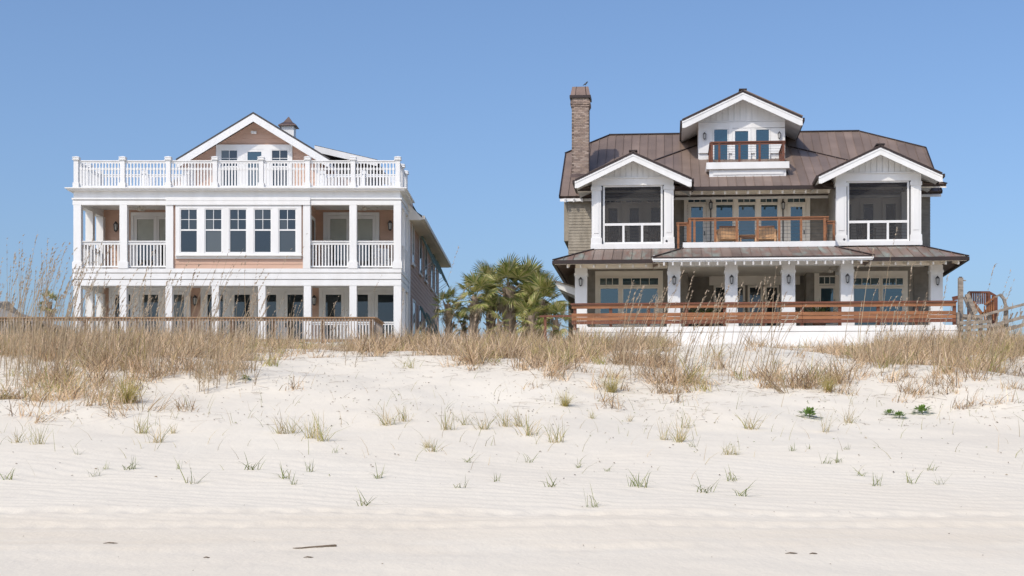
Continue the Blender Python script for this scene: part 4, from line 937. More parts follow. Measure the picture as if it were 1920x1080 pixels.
# lower walls with big panes
YLW = 2.7
def lower_wall(p0, p1, panes, side_px):
    y = YLW; x0, x1 = f.x(p0, y), f.x(p1, y)
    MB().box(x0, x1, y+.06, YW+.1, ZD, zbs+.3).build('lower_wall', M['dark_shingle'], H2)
    pa, pb = panes[0][0]-7, panes[-1][1]+7
    f.part('window_surround', TR, H2, pa, pb, 508, 612, y+.03, y+.059)
    for a, b, n in panes:
        q0, q1, z0, z1 = f.rect(a, b, 519.5, 536, y-.03); window(H2, q0, q1, z0, z1, y-.03, .045, n, 1, 'glass_teal', 'trim', 'transom', .025)
        q0, q1, z0, z1 = f.rect(a, b, 538, 612, y-.03); window(H2, q0, q1, z0, z1, y-.03, .07, m='glass_teal', fm='trim')
lower_wall(1100, 1262, [(1123, 1162, 3), (1165.5, 1236, 4)], 0)
lower_wall(1594, 1712, [(1598, 1650.5, 3), (1653, 1695, 3)], 0)
MB().box(f.x(1712, YLW+.6), f.x(1752, YLW+.6), YLW+.6, YW+.1, ZD, zbs+.3).build('lower_wall', M['dark_shingle'], H2)
# recessed centre
YR = 4.2
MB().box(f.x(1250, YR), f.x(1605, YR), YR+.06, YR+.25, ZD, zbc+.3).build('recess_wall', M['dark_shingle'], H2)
f.part('recess_header', TR, H2, 1330, 1500, 512, 534, YR-.04, YR+.058)
for a, b in ((1338, 1362), (1368, 1397), (1402, 1430), (1434, 1461)):
    q0, q1, z0, z1 = f.rect(a, b, 535, 614, YR-.02); window(H2, q0, q1, z0, z1, YR-.02, .09, m='glass', fm='trim', name='glazed_door', handle=1)
f.part('recess_pier', TR, H2, 1527, 1536, 512, 612, YLW+.4, YR+.05); f.part('recess_pier', M['dark_shingle'], H2, 1512, 1527, 505, 612, YLW+.45, YR+.05)
q0, q1, z0, z1 = f.rect(1534, 1568, 517, 534, YLW+.35); window(H2, q0, q1, z0, z1, YLW+.35, .05, 3, 1, 'glass_teal', 'trim', 'transom', .03)
q0, q1, z0, z1 = f.rect(1534, 1568, 535, 612, YLW+.35); window(H2, q0, q1, z0, z1, YLW+.35, .12, m='glass_teal', fm='trim', name='glazed_door', handle=1)
MB().box(f.x(1566, YLW+.3), f.x(1596, YLW+.3), YLW+.3, YR, ZD, zbc+.2).build('recess_wall', TR, H2); MB().box(f.x(1527, YLW+.44), f.x(1570, YLW+.44), YLW+.44, YR, ZD, zbc+.2).build('recess_wall', M['dark_shingle'], H2)
MB().box(f.x(1250, YLW), f.x(1290, YLW), YLW+.01, YR, ZD, zbc+.2).build('recess_wall', M['dark_shingle'], H2)
# lanterns of the copper roofed house
LG2 = 'wall lanterns of the copper roofed house'
for px, py, yy, lb in ((1089, 529, YSC, 'on the leftmost porch column of the grey house'), (1264, 526, YCC, 'on the second porch column from the left of the grey house'), (1371.5, 525, YCC, 'on the third porch column from the left of the grey house'),
                       (1478.5, 524, YCC, 'on the fourth porch column from the left of the grey house'), (1588.5, 523, YCC, 'on the fifth porch column from the left of the grey house'), (1757, 527, YSC, 'on the rightmost porch column of the grey house')):
    lantern(f, px, py, yy, 'dark wall lantern '+lb, LG2, .85)
lantern(f, 1321, 256, yd-.03, 'dark wall lantern left of the dormer windows', LG2, .75); lantern(f, 1461, 254.5, yd-.03, 'dark wall lantern right of the dormer windows', LG2, .75)
for px, lb in ((1332.7, 'left'), (1468, 'right')):
    lantern(f, px, 386, YW-.05, 'black wall lantern on the %s mullion behind the cedar balcony' % lb, LG2, .9)
    p = f.p(px, 386, YW-.05); MB().tube([(p.x, YW-.09, Z2), (p.x, YW-.09, p.z-.15)], .025, 6).build('lantern_pole', M['black'], H2); MB().tube([(p.x, YW-.09, p.z+.16), (p.x, YW-.09, f.z(px, 362, YW-.09))], .025, 6).build('lantern_pole', M['black'], H2)
for px, py, lb in ((1310, 499, 'left'), (1530, 497, 'right')):
    p = f.w(f.p(px, py, .6)); t = empty('ceiling_light', p); tag(t, 'round white ceiling light in the %s bay of the lower porch' % lb, 'ceiling light', 'porch ceiling lights')
    MB().tube([(0,0,.2), (0,0,.16)], .19, 14).build('base', W, t); MB().tube([(0,0,.159), (0,0,.08), (0,0,.02)], [.18,.16,.07], 14).build('shade', M['lamp'], t, smooth=True)
ceiling_fan(f, 1556, 508, 1.3, .45, 'cream ceiling fan in the right bay of the lower porch', 4, .5)
# downpipe elbows beside the pavilions
MB().tube([f.p(1537, 338, 2.2), f.p(1545, 349, 1.9), f.p(1566, 354, 1.6), f.p(1567, 372, 1.6)], .045, 8).build('downpipe', M['darkmetal'], H2)
MB().tube([f.p(1298, 341, 2.2), f.p(1285, 349, 1.9), f.p(1265, 353, 1.6), f.p(1264.5, 372, 1.6)], .045, 8).build('downpipe', M['darkmetal'], H2)
# furniture on the balcony
def club_chair(px, y, rz_, label):
    t = empty('armchair', f.w((f.x(px, y), y, Z2)), F2.r+rz_); tag(t, label, 'chair', 'balcony armchairs')
    MB().box(-.33, .33, -.32, .3, .24, .40).build('seat', M['teak'], t); MB().box(-.33, .33, -.31, .25, .401, .47).build('cushion', M['cushion'], t)
    for k in range(6): MB().beam((-.3+k*.12, -.34, .25), (-.3+k*.12, -.40, .72), .112, .03, (0,1,0)).build('back_slat', M['teak'], t)
    MB().beam((-.36, -.41, .73), (.36, -.41, .73), .05, .06).build('back_rail', M['cedar'], t)
    for s_ in (-1, 1):
        MB().box(s_*.38-.05, s_*.38+.05, -.4, .36, .6, .635).build('arm', M['teak'], t)
        for yy in (-.36, .3): MB().box(s_*.38-.035, s_*.38+.035, yy-.035, yy+.035, .002, .599).build('leg', M['teak'], t)
club_chair(1363, .85, .1, 'teak armchair left of the low table on the cedar balcony'); club_chair(1437, .95, -.15, 'teak armchair right of the low table on the cedar balcony')
t = empty('low_table', f.w((f.x(1402, .9), .9, Z2)), F2.r); tag(t, 'low teak table between two armchairs on the cedar balcony', 'table')
for k in range(5): MB().box(-.35, .35, -.3+k*.12, -.19+k*.12, .40, .43).build('tabletop_slat', M['teak'], t)
MB().box(-.33, .33, -.28, .27, .33, .399).build('apron', M['cedar'], t)
for a in (-1, 1):
    for b in (-1, 1): MB().box(a*.3-.03, a*.3+.03, b*.24-.03, b*.24+.03, .002, .329).build('leg', M['teak'], t)
slat_chair('rocking_chair', f.w((f.x(1160, 2.6), 2.6, zsL)), .3, M['weathered'], 'grey rocking chair behind the lower left screen panel, left pavilion', group='rocking chairs behind screens', rocker=True)
slat_chair('rocking_chair', f.w((f.x(1222, 2.7), 2.7, zsL)), -.4, M['weathered'], 'grey rocking chair behind the lower right screen panel, left pavilion', group='rocking chairs behind screens', rocker=True)
slat_chair('rocking_chair', f.w((f.x(1625, 2.6), 2.6, zsR)), .3, M['weathered'], 'grey rocking chair behind the right pavilion screen', group='rocking chairs behind screens', rocker=True)
for (px, y, zz, lb, s_) in ((1250, YPV-.07, zsL, 'left', .05), (1583, YPV-.07, zsR, 'right', .05)):
    p = f.p(px, 452 if px < 1400 else 449, y); MB().tube([(p.x, y-.004, p.z), (p.x, y+.02, p.z)], .05, 12).build('speaker_vent', M['black'], H2)

# ================================================================== raised deck before the copper roofed house
YDK = -2.9
DK = empty('raised_deck', f.w((0, YDK, 0)), F2.r); tag(DK, 'raised deck with white skirt wall and red-brown board railing', 'deck')
def D(v): return Vector((v[0], v[1]-YDK, v[2]))
d0, d1 = f.x(1074, YDK), f.x(1795, YDK)
zt, zl, zb = f.z(1430, 611.5, YDK), f.z(1430, 622, YDK), f.z(1430, 652, YDK)
MB().box(d0+.25, d1, -.02, .16, zl+.008, zt).build('skirt_board', M['whitewash'], DK); MB().box(d0+.25, d1, .0, .16, zb, zl-.008).build('skirt_board', M['whitewash'], DK); MB().box(d0+.3, d1-.05, .05, .14, zb, zt-.02).build('skirt_core', M['whitewash'], DK)
MB().box(d0, d1, .17, YW-YDK-.1, zt-.25, min(zt, ZD)-.004).build('deck_floor', M['deckfloor'], DK)
PX = [1078, 1145, 1216, 1287, 1359, 1431, 1504, 1575, 1647, 1719, 1790]
pm = MB().box(-.06, .06, -.02, .1, zt-.1, f.z(1430, 570, YDK)).mesh('rail_post', M['cedar_dark'])
for p in PX: link('rail_post', pm, DK, (f.x(p, YDK), .04, 0))
def board(p0, p1, yy0, yy1, m, y0=-.045, y1=.015, name='rail_board'):
    MB().box(f.x(p0, YDK), f.x(p1, YDK), y0, y1, f.z(1430, yy1, YDK), f.z(1430, yy0, YDK)).build(name, m, DK)
board(1070, 1794, 566.5, 569.5, M['cedar_dark'], -.1, .12, 'cap_rail')
for a, b in ((1072, 1287), (1287.6, 1504), (1504.6, 1792)):
    board(a, b, 570, 576.5, M['cedar']); board(a, b, 585.5, 592, M['cedar']); board(a, b, 592.8, 599, M['cedar']); board(a, b, 599.8, 606, M['cedar_dark'])
board(1012, 1072, 588.5, 592, M['cedar_dark'], name='cap_rail'); 
for p in (1022,): link('rail_post', MB().box(-.05, .05, -.02, .08, zt-.6, f.z(1430, 588.4, YDK)).mesh('rail_post', M['cedar_dark']), DK, (f.x(p, YDK), .04, 0))
# potted plants on the porch
def strip_mesh(name, m, P, Dv, L, Wd, bend, C, ntip=2, side=None):
    """many tapering blades at once: base points P, unit directions Dv, lengths, widths, bend (droop vector), colours"""
    n = len(P); k = 4; t = np.array([0, .35, .7, 1.0]); wv = np.array([1, .85, .55, 0])
    if side is None:
        a = RNG.uniform(0, 2*np.pi, n); side = np.stack([np.cos(a), np.sin(a)*.4, np.zeros(n)], -1)
        side /= np.linalg.norm(side, axis=1, keepdims=True)
    V = np.zeros((n, 7, 3), np.float32); Cc = np.zeros((n, 7, 4), np.float32); Cc[:, :, 3] = 1
    for j in range(4):
        c = P+Dv*(L*t[j])[:, None]+bend*(t[j]**2)[..., None] if np.ndim(t[j]) else P+Dv*(L*t[j])[:, None]+bend*(t[j]**2)
        sh = .7+.4*t[j]
        if j < 3:
            V[:, 2*j] = c-side*(Wd*wv[j]/2)[:, None]; V[:, 2*j+1] = c+side*(Wd*wv[j]/2)[:, None]; Cc[:, 2*j:2*j+2, :3] = C[:, None, :]
        else: V[:, 6] = c; Cc[:, 6, :3] = C
    tri = np.array([[0,1,3], [0,3,2], [2,3,5], [2,5,4], [4,5,6]]); F = (tri[None]+(np.arange(n)*7)[:, None, None]).reshape(-1, 3)
    me = bpy.data.meshes.new(name); me.vertices.add(n*7); me.vertices.foreach_set('co', V.ravel()); me.loops.add(F.size); me.loops.foreach_set('vertex_index', F.ravel().astype(np.int32))
    me.polygons.add(len(F)); me.polygons.foreach_set('loop_start', np.arange(0, F.size, 3, dtype=np.int32)); me.polygons.foreach_set('use_smooth', np.ones(len(F), bool))
    at = me.color_attributes.new('Col', 'FLOAT_COLOR', 'POINT'); at.data.foreach_set('color', Cc.ravel()); me.update(calc_edges=True); me.materials.append(m)
    return me
def cols(n, pal, jit=.15):
    pal = np.array(pal); c = pal[RNG.integers(0, len(pal), n)]; return np.clip(c*RNG.uniform(1-jit, 1+jit, (n, 1)), 0, 1)
def rand_dirs(n, spread, lean=(0,0,0)):
    d = np.stack([RNG.normal(0, spread, n), RNG.normal(0, spread, n), np.ones(n)], -1)+np.array(lean); return d/np.linalg.norm(d, axis=1, keepdims=True)
GREEN = [(.09,.14,.035), (.12,.17,.05), (.16,.19,.07), (.07,.11,.03)]
for px, y, lb in ((1322, 1.2, 'left'), (1536, 1.0, 'right')):
    t = empty('potted_palm', f.w((f.x(px, y), y, ZD))); tag(t, 'green potted palm standing in the %s half of the lower porch' % lb, 'plant', 'potted porch plants')
    MB().tube([(0,0,.002), (0,0,.5), (0,0,.56), (0,0,.561)], [.2,.28,.3,.25], 14).build('pot', M['soil'], t)
    n = 120; P = np.zeros((n, 3)); P[:, :2] = RNG.normal(0, .06, (n, 2)); P[:, 2] = .55; dv = rand_dirs(n, .55); L = RNG.uniform(.7, 1.25, n)
    bend = dv*0; bend[:, 2] = -RNG.uniform(.1, .6, n); bend[:, :2] = dv[:, :2]*.5
    o = link('foliage', strip_mesh('foliage', M['leaf'], P, dv, L, np.full(n, .035), bend, cols(n, GREEN)), t); o['kind'] = 'stuff'

# ================================================================== boardwalk steps at the right
F3 = Frame((1840-CX)*57/FP, 57, 5.6, 0); SW = empty('boardwalk_steps', F3.o); tag(SW, 'weathered grey timber boardwalk steps with crooked rails', 'steps')
def tb(name, a, b, wd, ht, m=None, y0=0, y1=None):
    y1 = y0 if y1 is None else y1
    return MB().beam(F3.p(*a, y0), F3.p(*b, y1), wd, ht, (0,1,0)).build(name, m or M['weathered'], SW)
tb('post', (1801, 640), (1801, 521), .17, .17); tb('post', (1794, 640), (1794, 586), .16, .16, None, -.3); tb('post_cap', (1801, 521), (1801, 519), .1, .1, M['black']); tb('peg', (1803, 526), (1811, 526), .04, .04)
tb('stringer', (1813, 551), (1829, 589), .16, .12, None, -.1); tb('stringer', (1808, 556), (1822, 592), .1, .1, None, .8); tb('rail', (1806, 592), (1834, 594), .12, .09, None, -.3); tb('rail', (1806, 597), (1834, 598), .1, .09, None, -.25)
tb('rail', (1834, 594), (1880, 581), .1, .09, None, -.35); tb('rail', (1880, 581), (1935, 567), .1, .09, None, -.35, -.6); tb('rail', (1855, 612), (1888, 603), .14, .1, None, -.35); tb('rail', (1888, 603), (1935, 590), .12, .1, None, -.35, -.6)
for x in (1856, 1887, 1926): tb('post', (x, 645), (x-1, 574 if x > 1870 else 590), .15, .13, None, -.2)
tb('bent_brace', (1875, 552), (1882, 560), .1, .1, None, .4); tb('bent_brace', (1882, 560), (1887, 578), .1, .1, None, .4); tb('rail', (1866, 557), (1876, 552), .07, .07, None, .4)
for k in range(5): tb('tread', (1858, 617+k*4), (1886, 613+k*4), .2, .05, None, -.1+k*.12)
for k in range(4): tb('lattice', (1893+k*9, 600-k*2), (1899+k*9, 587-k*2), .05, .03, None, .2)
for k, (a_, b_) in enumerate((((1800, 606), (1852, 603)), ((1802, 615), (1858, 611)), ((1800, 626), (1860, 622)), ((1852, 626), (1905, 612)), ((1890, 618), (1935, 604)))): tb('side_board', a_, b_, .13, .06, None, -.42-.05*k)
for x in (1816, 1838): tb('post', (x, 645), (x+1, 590), .13, .12, None, -.36)
CS = empty('cedar_stair', F3.w((0, 2.5, 0))); tag(CS, 'red-brown cedar stair railing with slats beside the grey boardwalk', 'railing')
def cb_(name, a, b, wd, ht, y=0, m=None):
    o = MB().beam(F3.p(*a, 2.5+y)-Vector((0,2.5,0)), F3.p(*b, 2.5+y)-Vector((0,2.5,0)), wd, ht, (0,1,0)).build(name, m or M['cedar_dark'], CS); return o
cb_('top_rail', (1816, 548), (1856, 548), .08, .07)
for k in range(11): cb_('slat', (1818.5+k*3.4, 549), (1818.5+k*3.4, 570), .05, .03)
cb_('hand_rail', (1856, 549), (1868, 556), .09, .07); cb_('post', (1865, 640), (1865, 555), .2, .14); cb_('post', (1854, 640), (1854, 548), .12, .12); cb_('post', (1817, 640), (1817, 548), .12, .12)
cb_('hand_rail', (1846, 572), (1866, 556), .07, .06, -.5, M['cedar']); cb_('stringer', (1824, 566), (1842, 590), .12, .06, -.3, M['cedar']); cb_('stringer', (1842, 590), (1862, 572), .12, .06, -.3, M['cedar'])
for k in range(5): cb_('slat', (1846+k*4.2, 574-k*3), (1846+k*4.2, 600), .05, .03, -.45, M['cedar'])
cb_('rail_end', (1786, 560), (1796, 558), .15, .1, -.6)

# ================================================================== house roof far left
F4 = Frame((-60-CX)*85/FP, 85, 5.0, 0); NB = empty('neighbour_house', F4.o); tag(NB, 'low brown roof of a distant house at the left edge', 'house', 'beach houses')
a, b = F4.p(46, 596, 0), F4.p(-30, 565, 5)
w0 = F4.p(36, 600, 1)
MB().box(-(w0.x), w0.x, .8, 9.2, -.6, a.z-.05).build('wall', M['shingle'], NB)
MB().add([(-a.x, 0, a.z), (a.x, 0, a.z), (a.x, 10, a.z), (-a.x, 10, a.z), (-b.x*.5, 5, b.z), (b.x, 5, b.z), (-a.x, 0, a.z-.15), (a.x, 0, a.z-.15), (a.x, 10, a.z-.15), (-a.x, 10, a.z-.15)], [(0,1,5,4), (1,2,5), (2,3,4,5), (3,0,4), (6,7,1,0), (7,8,2,1), (8,9,3,2), (9,6,0,3), (9,8,7,6)]).build('roof', M['dark_shingle'], NB)

# ================================================================== palms
def frond_mesh(n, Rf, pet, green, seed):
    r = random.Random(seed); mb = MB(); pal = green
    pts = [(pet*t, 0, .12*pet*math.sin(t*1.6)-.10*t*t) for t in (0, .33, .66, 1)]
    mb.tube(pts, [.022,.018,.014,.012], 4, (.16,.17,.06) if green == 'g' else (.25,.19,.12), cap=False); hub = Vector(pts[-1])
    for i in range(n):
        u = -1+2*(i+.5)/n; a = u*R(118); st = R(236)/n; Ls = Rf*(1-.25*abs(u)**2)*r.uniform(.85, 1.1)
        if green == 'g': c = r.choice([(.23,.265,.06), (.29,.32,.09), (.38,.37,.12), (.15,.185,.05), (.46,.41,.18)])
        else: c = r.choice([(.38,.31,.22), (.46,.38,.27), (.30,.24,.17), (.52,.44,.32)])
        def pt(rr, da, up):
            ang = a+da; dr = (.10+.25*abs(u))*(rr/Rf)**2.2*Rf*(1.0 if green == 'g' else 2.2)
            return hub+Vector((rr*math.cos(ang)*(1-.1*abs(u)), rr*math.sin(ang), .10*abs(math.sin(ang))*rr+up-dr))
        f1, f2 = .42, .72; j = r.uniform(-.06, .06); k2 = .5 if green == 'g' else .32
        vs = [pt(.02, 0, 0), pt(Ls*f1, -st*k2, .0), pt(Ls*f1, st*k2, .0), pt(Ls*f1, 0, -.02), pt(Ls*f2, -st*.27+j*.5, 0), pt(Ls*f2, st*.27+j*.5, 0), pt(Ls, j, -r.uniform(.0, .12)*Rf)]
        mb.add(vs, [(0,1,3), (0,3,2), (1,4,3), (3,4,5), (3,5,2), (4,6,5)], c)
    return mb.mesh('frond' if green == 'g' else 'dead_frond', M['leaf'])
FG = [frond_mesh(26, .78, .75, 'g', s_) for s_ in (1, 2, 3)]; FDD = [frond_mesh(16, .7, .6, 'd', s_) for s_ in (4, 5)]
def palm(px, top_py, dist, crown, nf, nd, label, thick=.17, seed=0, boots=True, minel=-35):
    r = random.Random(seed); x = (px-CX)*dist/FP; z0 = tz(x, dist)-.1; ztop = EYE+(CY-top_py)*dist/FP
    t = empty('cabbage_palm', (x, dist, z0)); tag(t, label, 'palm tree', 'palms between the houses'); h = ztop-z0
    mb = MB(); n = 9; lean = r.uniform(-.1, .1)
    pts = [(lean*(k/n)**2+r.uniform(-.01, .01), r.uniform(-.01, .01), h*k/n) for k in range(n+1)]
    mb.tube(pts, [thick*(1.15-.25*k/n)*r.uniform(.93, 1.07) for k in range(n+1)], 10, (.28,.22,.165))
    if boots:                                          # crossed stubs of old leaf stalks
        m_ = int(h/.06)
        for k in range(m_):
            a = k*2.4; zz = .1*h+(h*.9)*k/m_; rr = thick*1.02; q = Vector((lean*(zz/h)**2, 0, zz))
            b0 = q+Vector((math.cos(a)*rr*.8, math.sin(a)*rr*.8, 0)); b1 = q+Vector((math.cos(a+.25)*rr*1.75, math.sin(a+.25)*rr*1.75, .22+r.uniform(-.05, .08)))
            k_ = r.uniform(.7, 1.3); mb.beam(b0, b1, .10, .03, (math.cos(a), math.sin(a), 0), (.34*k_,.27*k_,.21*k_), .45)
    mb.build('trunk', M['bark'], t)
    c = Vector((lean, 0, h-.05))
    for k in range(nf+nd):
        dead = k >= nf; i = k if not dead else k-nf
        az = i*2.39996+r.uniform(-.25, .25)+seed; el = R(85-(85-minel)*(i/max(1, nf-1))**.85) if not dead else R(r.uniform(-78, -45))
        el += R(r.uniform(-8, 8))
        me = r.choice(FDD if dead else FG); o = link('dead_frond' if dead else 'frond', me, t, c-Vector((0, 0, .35*r.random() if dead else .15*i/nf)))
        o.rotation_euler = (r.uniform(-.5, .5), -el, az); s_ = crown*r.uniform(.85, 1.12)*(.8 if dead else 1); o.scale = (s_, s_, s_)
    return t
palm(843, 570, 62.5, .58, 16, 6, 'slim young palm nearest the salmon house, leftmost of the palms', .15, 1)
palm(887, 556, 62, .78, 20, 10, 'slender palm second from the left, with spreading fan fronds', .17, 2)
palm(921, 540, 65, .84, 22, 14, 'palm with its crown just left of the tallest palm', .2, 3)
palm(956, 537, 63, .92, 26, 24, 'tallest palm with thick shaggy trunk in the middle of the clump', .29, 4)
palm(990, 543, 64, .92, 26, 22, 'broad palm with shaggy dead fronds right of the tallest palm', .29, 5)
palm(1012, 566, 62.5, .88, 24, 10, 'lower palm at the right edge of the clump beside the grey house', .2, 6)
palm(998, 592, 61, .7, 18, 4, 'short bushy palm low down at the right of the clump', .16, 7)
palm(1044, 600, 61.5, .6, 14, 2, 'small low palm reaching towards the porch eave of the grey house', .13, 8)
palm(870, 606, 64, .42, 14, 2, 'tiny round palm low between the two slender palms', .1, 9)
palm(936, 603, 60.5, .45, 11, 2, 'small low palm with yellow-green fans before the shaggy trunks', .1, 10)
palm(92, 566, 66, .42, 10, 4, 'lone small palm behind the dune grass left of the salmon house', .1, 11)

# ================================================================== dune plants
def project(x, y, z): return CX+FP*x/y, CY-FP*(z-EYE)/y
DENSE = [(110,700,210,62,.75), (40,745,80,26,.5), (330,668,150,55,.75), (215,742,60,22,.55), (60,640,160,45,.85), (240,640,160,45,.85), (420,655,70,30,.6), (520,642,60,16,.5), (600,640,60,10,.4), (700,650,60,18,.8), (790,643,90,22,1),
         (880,652,90,40,1), (930,674,60,20,.7), (1000,655,80,45,1), (1060,690,60,28,.6), (1130,672,100,50,1), (1290,700,100,34,1), (1385,715,95,18,1), (1480,728,50,9,.9), (1550,720,55,18,.9), (1660,695,60,24,.8), (1610,665,90,10,.35),
         (1735,652,100,36,1), (1860,655,100,50,1), (1800,690,80,18,.6), (1190,645,70,28,.9), (1240,700,90,20,.8), (1420,690,50,18,.3), (1900,690,60,15,.6), (200,772,210,26,.18), (480,700,90,45,.2), (600,662,150,18,.16), (1010,735,80,30,.3), (1250,750,200,22,.24), (1700,728,210,28,.26), (1860,735,90,40,.28), (860,700,120,16,.15), (1500,660,120,12,.12)]
def dens(px, py):
    d = np.zeros_like(px)
    for cx, cy, rx, ry, wt in DENSE:
        q = ((px-cx)/rx)**2+((py-cy)/ry)**2; d = np.maximum(d, wt*np.clip(1.45-q, 0, 1)**1.4)
    return d
DRY = [(.60,.43,.26), (.70,.52,.34), (.50,.35,.21), (.78,.61,.43), (.28,.19,.12), (.64,.47,.30), (.20,.14,.09), (.54,.42,.22), (.68,.54,.39)]
TG0 = [(.33,.33,.15), (.50,.42,.25), (.42,.38,.20), (.58,.47,.30)]
DRYG = [(.46,.40,.15), (.38,.36,.12), (.56,.46,.20), (.30,.30,.10)]
def dry_field(nc, per):
    x = RNG.uniform(-19, 17, nc); y = RNG.uniform(24, 54, nc); z = terrain(x, y); px, py = project(x, y, z)
    keep = (px > -60) & (px < 1980); d = dens(px, py)*np.clip(.02+2.6*(vnoise(x/.9, y/1.2, 21)+.2)+1.3*vnoise(x/.35, y/.4, 22), 0.02, 1); keep &= RNG.random(nc) < d; dk = d[keep]
    x, y, z = x[keep], y[keep], z[keep]; n = len(x); P = np.repeat(np.stack([x, y, z-.03], -1), per, 0); m_ = n*per
    P[:, :2] += RNG.normal(0, .11, (m_, 2)); hh = np.repeat(RNG.triangular(.3, .55, 1.25, n)*np.where(y > 40, 1.0, .9)*np.where(x/y < -.17, 1.12, 1)*(.6+.5*np.clip(dk, 0, 1)), per)
    L = hh*RNG.uniform(.5, 1.15, m_); cl = np.repeat(RNG.normal(0, .28, (n, 2)), per, 0); dv = rand_dirs(m_, .42, (.06, 0, 0)); dv[:, :2] += cl; dv /= np.linalg.norm(dv, axis=1, keepdims=True); bend = np.zeros((m_, 3)); k = RNG.uniform(0, 1.0, m_)**1.5*L
    bend[:, 0] = dv[:, 0]*k*1.4+.03; bend[:, 1] = dv[:, 1]*k*1.4; bend[:, 2] = -k*RNG.uniform(.3, 1.3, m_)
    C = cols(m_, DRY, .3)*np.repeat(RNG.uniform(.75, 1.2, n), per)[:, None]; gmask = np.repeat(RNG.random(n) < .09, per); C[gmask] = cols(int(gmask.sum()), DRYG)
    return strip_mesh('dune_grass', M['grass'], P, dv, L, RNG.uniform(.008, .018, m_), bend, C), (x, y, z)
me, _c = dry_field(17000, 24)
o = link('dune_grass', me); o['kind'] = 'stuff'; o['label'] = 'dense dry straw-coloured dune grass along the crest'; o['category'] = 'grass'
# low litter of fallen blades round the grass
n = 12000; x = RNG.uniform(-19, 17, n*4); y = RNG.uniform(22, 50, n*4); z = terrain(x, y); px, py = project(x, y, z); k = (RNG.random(n*4) < .05+.9*dens(px, py-10)) & (py < 800) & (py > 640); x, y, z = x[k][:n], y[k][:n], z[k][:n]; n = len(x)
a = RNG.uniform(0, 2*np.pi, n); dv = np.stack([np.cos(a), np.sin(a), RNG.uniform(-.02, .22, n)], -1); bend = np.zeros((n, 3)); bend[:, 2] = -.03
sd = np.stack([-np.sin(a), np.cos(a), np.full(n, .6)], -1); sd /= np.linalg.norm(sd, axis=1, keepdims=True)
me = strip_mesh('grass_litter', M['grass'], np.stack([x, y, z+.012], -1), dv, RNG.uniform(.1, .5, n), RNG.uniform(.005, .010, n), bend, cols(n, [(.30,.23,.15), (.38,.30,.20), (.24,.19,.13)]), side=sd)
o = link('grass_litter', me); o['kind'] = 'stuff'; o['label'] = 'fallen dry grass blades lying on the dune sand'; o['category'] = 'grass litter'
n = 420; pxs = RNG.uniform(-10, 1930, n); pys = RNG.triangular(690, 765, 905, n); Pn = np.array([gp(a_, b_) for a_, b_ in zip(pxs, pys)]); Pn[:, 2] -= .02
dv = rand_dirs(n, .28, (.05, 0, 0)); L = RNG.uniform(.1, .42, n); bend = np.zeros((n, 3)); k = RNG.uniform(0, .6, n)*L; bend[:, 0] = np.sign(dv[:, 0])*k; bend[:, 2] = -k*.5
o = link('stray_blades', strip_mesh('stray_blades', M['grass'], Pn, dv, L, RNG.uniform(.006, .010, n), bend, cols(n, TG0))); o['kind'] = 'stuff'; o['label'] = 'stray single grass blades sprouting from the sand slope'; o['category'] = 'grass'
# sea oats ---------------------------------------------------------
def oat_arrays(base, H, lean, nflo, r):
    """stem and seed head of one sea oat as blade arrays"""
    P, Dv, L, Wd, Bd, C = [], [], [], [], [], []
    d = np.array([lean+r.gauss(0, .09), r.gauss(0, .08), 1.0]); d /= np.linalg.norm(d); c = np.array(r.choice([(.40,.30,.19), (.34,.26,.17), (.46,.36,.24)]))
    bx_ = r.uniform(.02, .22)*H; bend = np.array([bx_, r.gauss(0, .05)*H, -.35*bx_])
    P.append(base); Dv.append(d); L.append(H); Wd.append(r.uniform(.012, .018)); Bd.append(bend); C.append(c)
    for k in range(nflo):
        t = r.uniform(.74, 1.0); q = base+d*H*t+bend*t*t; s_ = r.choice([-1, 1]); dd = np.array([s_*r.uniform(.05, .3)+.18, r.gauss(0, .2), .9]); dd /= np.linalg.norm(dd); ln = r.uniform(.05, .15)
        P.append(q); Dv.append(dd); L.append(ln); Wd.append(r.uniform(.012, .024)); Bd.append(np.array([.03, 0, -ln*.6])); C.append(np.array(r.choice([(.46,.37,.27), (.38,.30,.22), (.52,.43,.32)])))
    for k in range(r.randint(2, 5)):                   # leaves along the lower stem
        t = r.uniform(.02, .4); q = base+d*H*t+bend*t*t; s_ = r.choice([-1, 1]); dd = np.array([s_*r.uniform(.2, .6), r.gauss(0, .3), .8]); dd /= np.linalg.norm(dd); ln = r.uniform(.25, .6)
        P.append(q); Dv.append(dd); L.append(ln); Wd.append(.008); Bd.append(np.array([s_*.15, 0, -ln*.5])); C.append(np.array((.42,.33,.21)))
    return P, Dv, L, Wd, Bd, C
def oats_mesh(specs, seed, local=None):
    r = random.Random(seed); A = [[] for _ in range(6)]
    for (b, H, lean, nf) in specs:
        for a_, q in zip(A, oat_arrays(np.array(b), H, lean, nf, r)): a_ += q
    return strip_mesh('sea_oats', M['grass'], np.array(A[0]), np.array(A[1]), np.array(A[2]), np.array(A[3]), np.array(A[4]), np.array(A[5]), side=None)
r = random.Random(5); specs = []
def oat(px, py, top, lean=.1, nf=None):
    p = gp(px, py); H = max(.5, (py-top)*p.y/FP); specs.append(((p.x, p.y, p.z-.02), H, lean, nf if nf is not None else r.randint(10, 22)))
for _ in range(120): oat(r.uniform(-30, 125), r.uniform(655, 730), r.triangular(415, 610, 480), r.uniform(-.02, .14))
for _ in range(120): oat(r.uniform(115, 480), r.uniform(655, 720), r.triangular(450, 640, 560), r.uniform(-.02, .2))
for _ in range(7): oat(r.uniform(330, 540), r.uniform(660, 690), r.uniform(415, 470), r.uniform(.12, .22), 6)
for _ in range(40): oat(r.uniform(470, 640), r.uniform(648, 665), r.triangular(520, 650, 610), r.uniform(0, .2), 8)
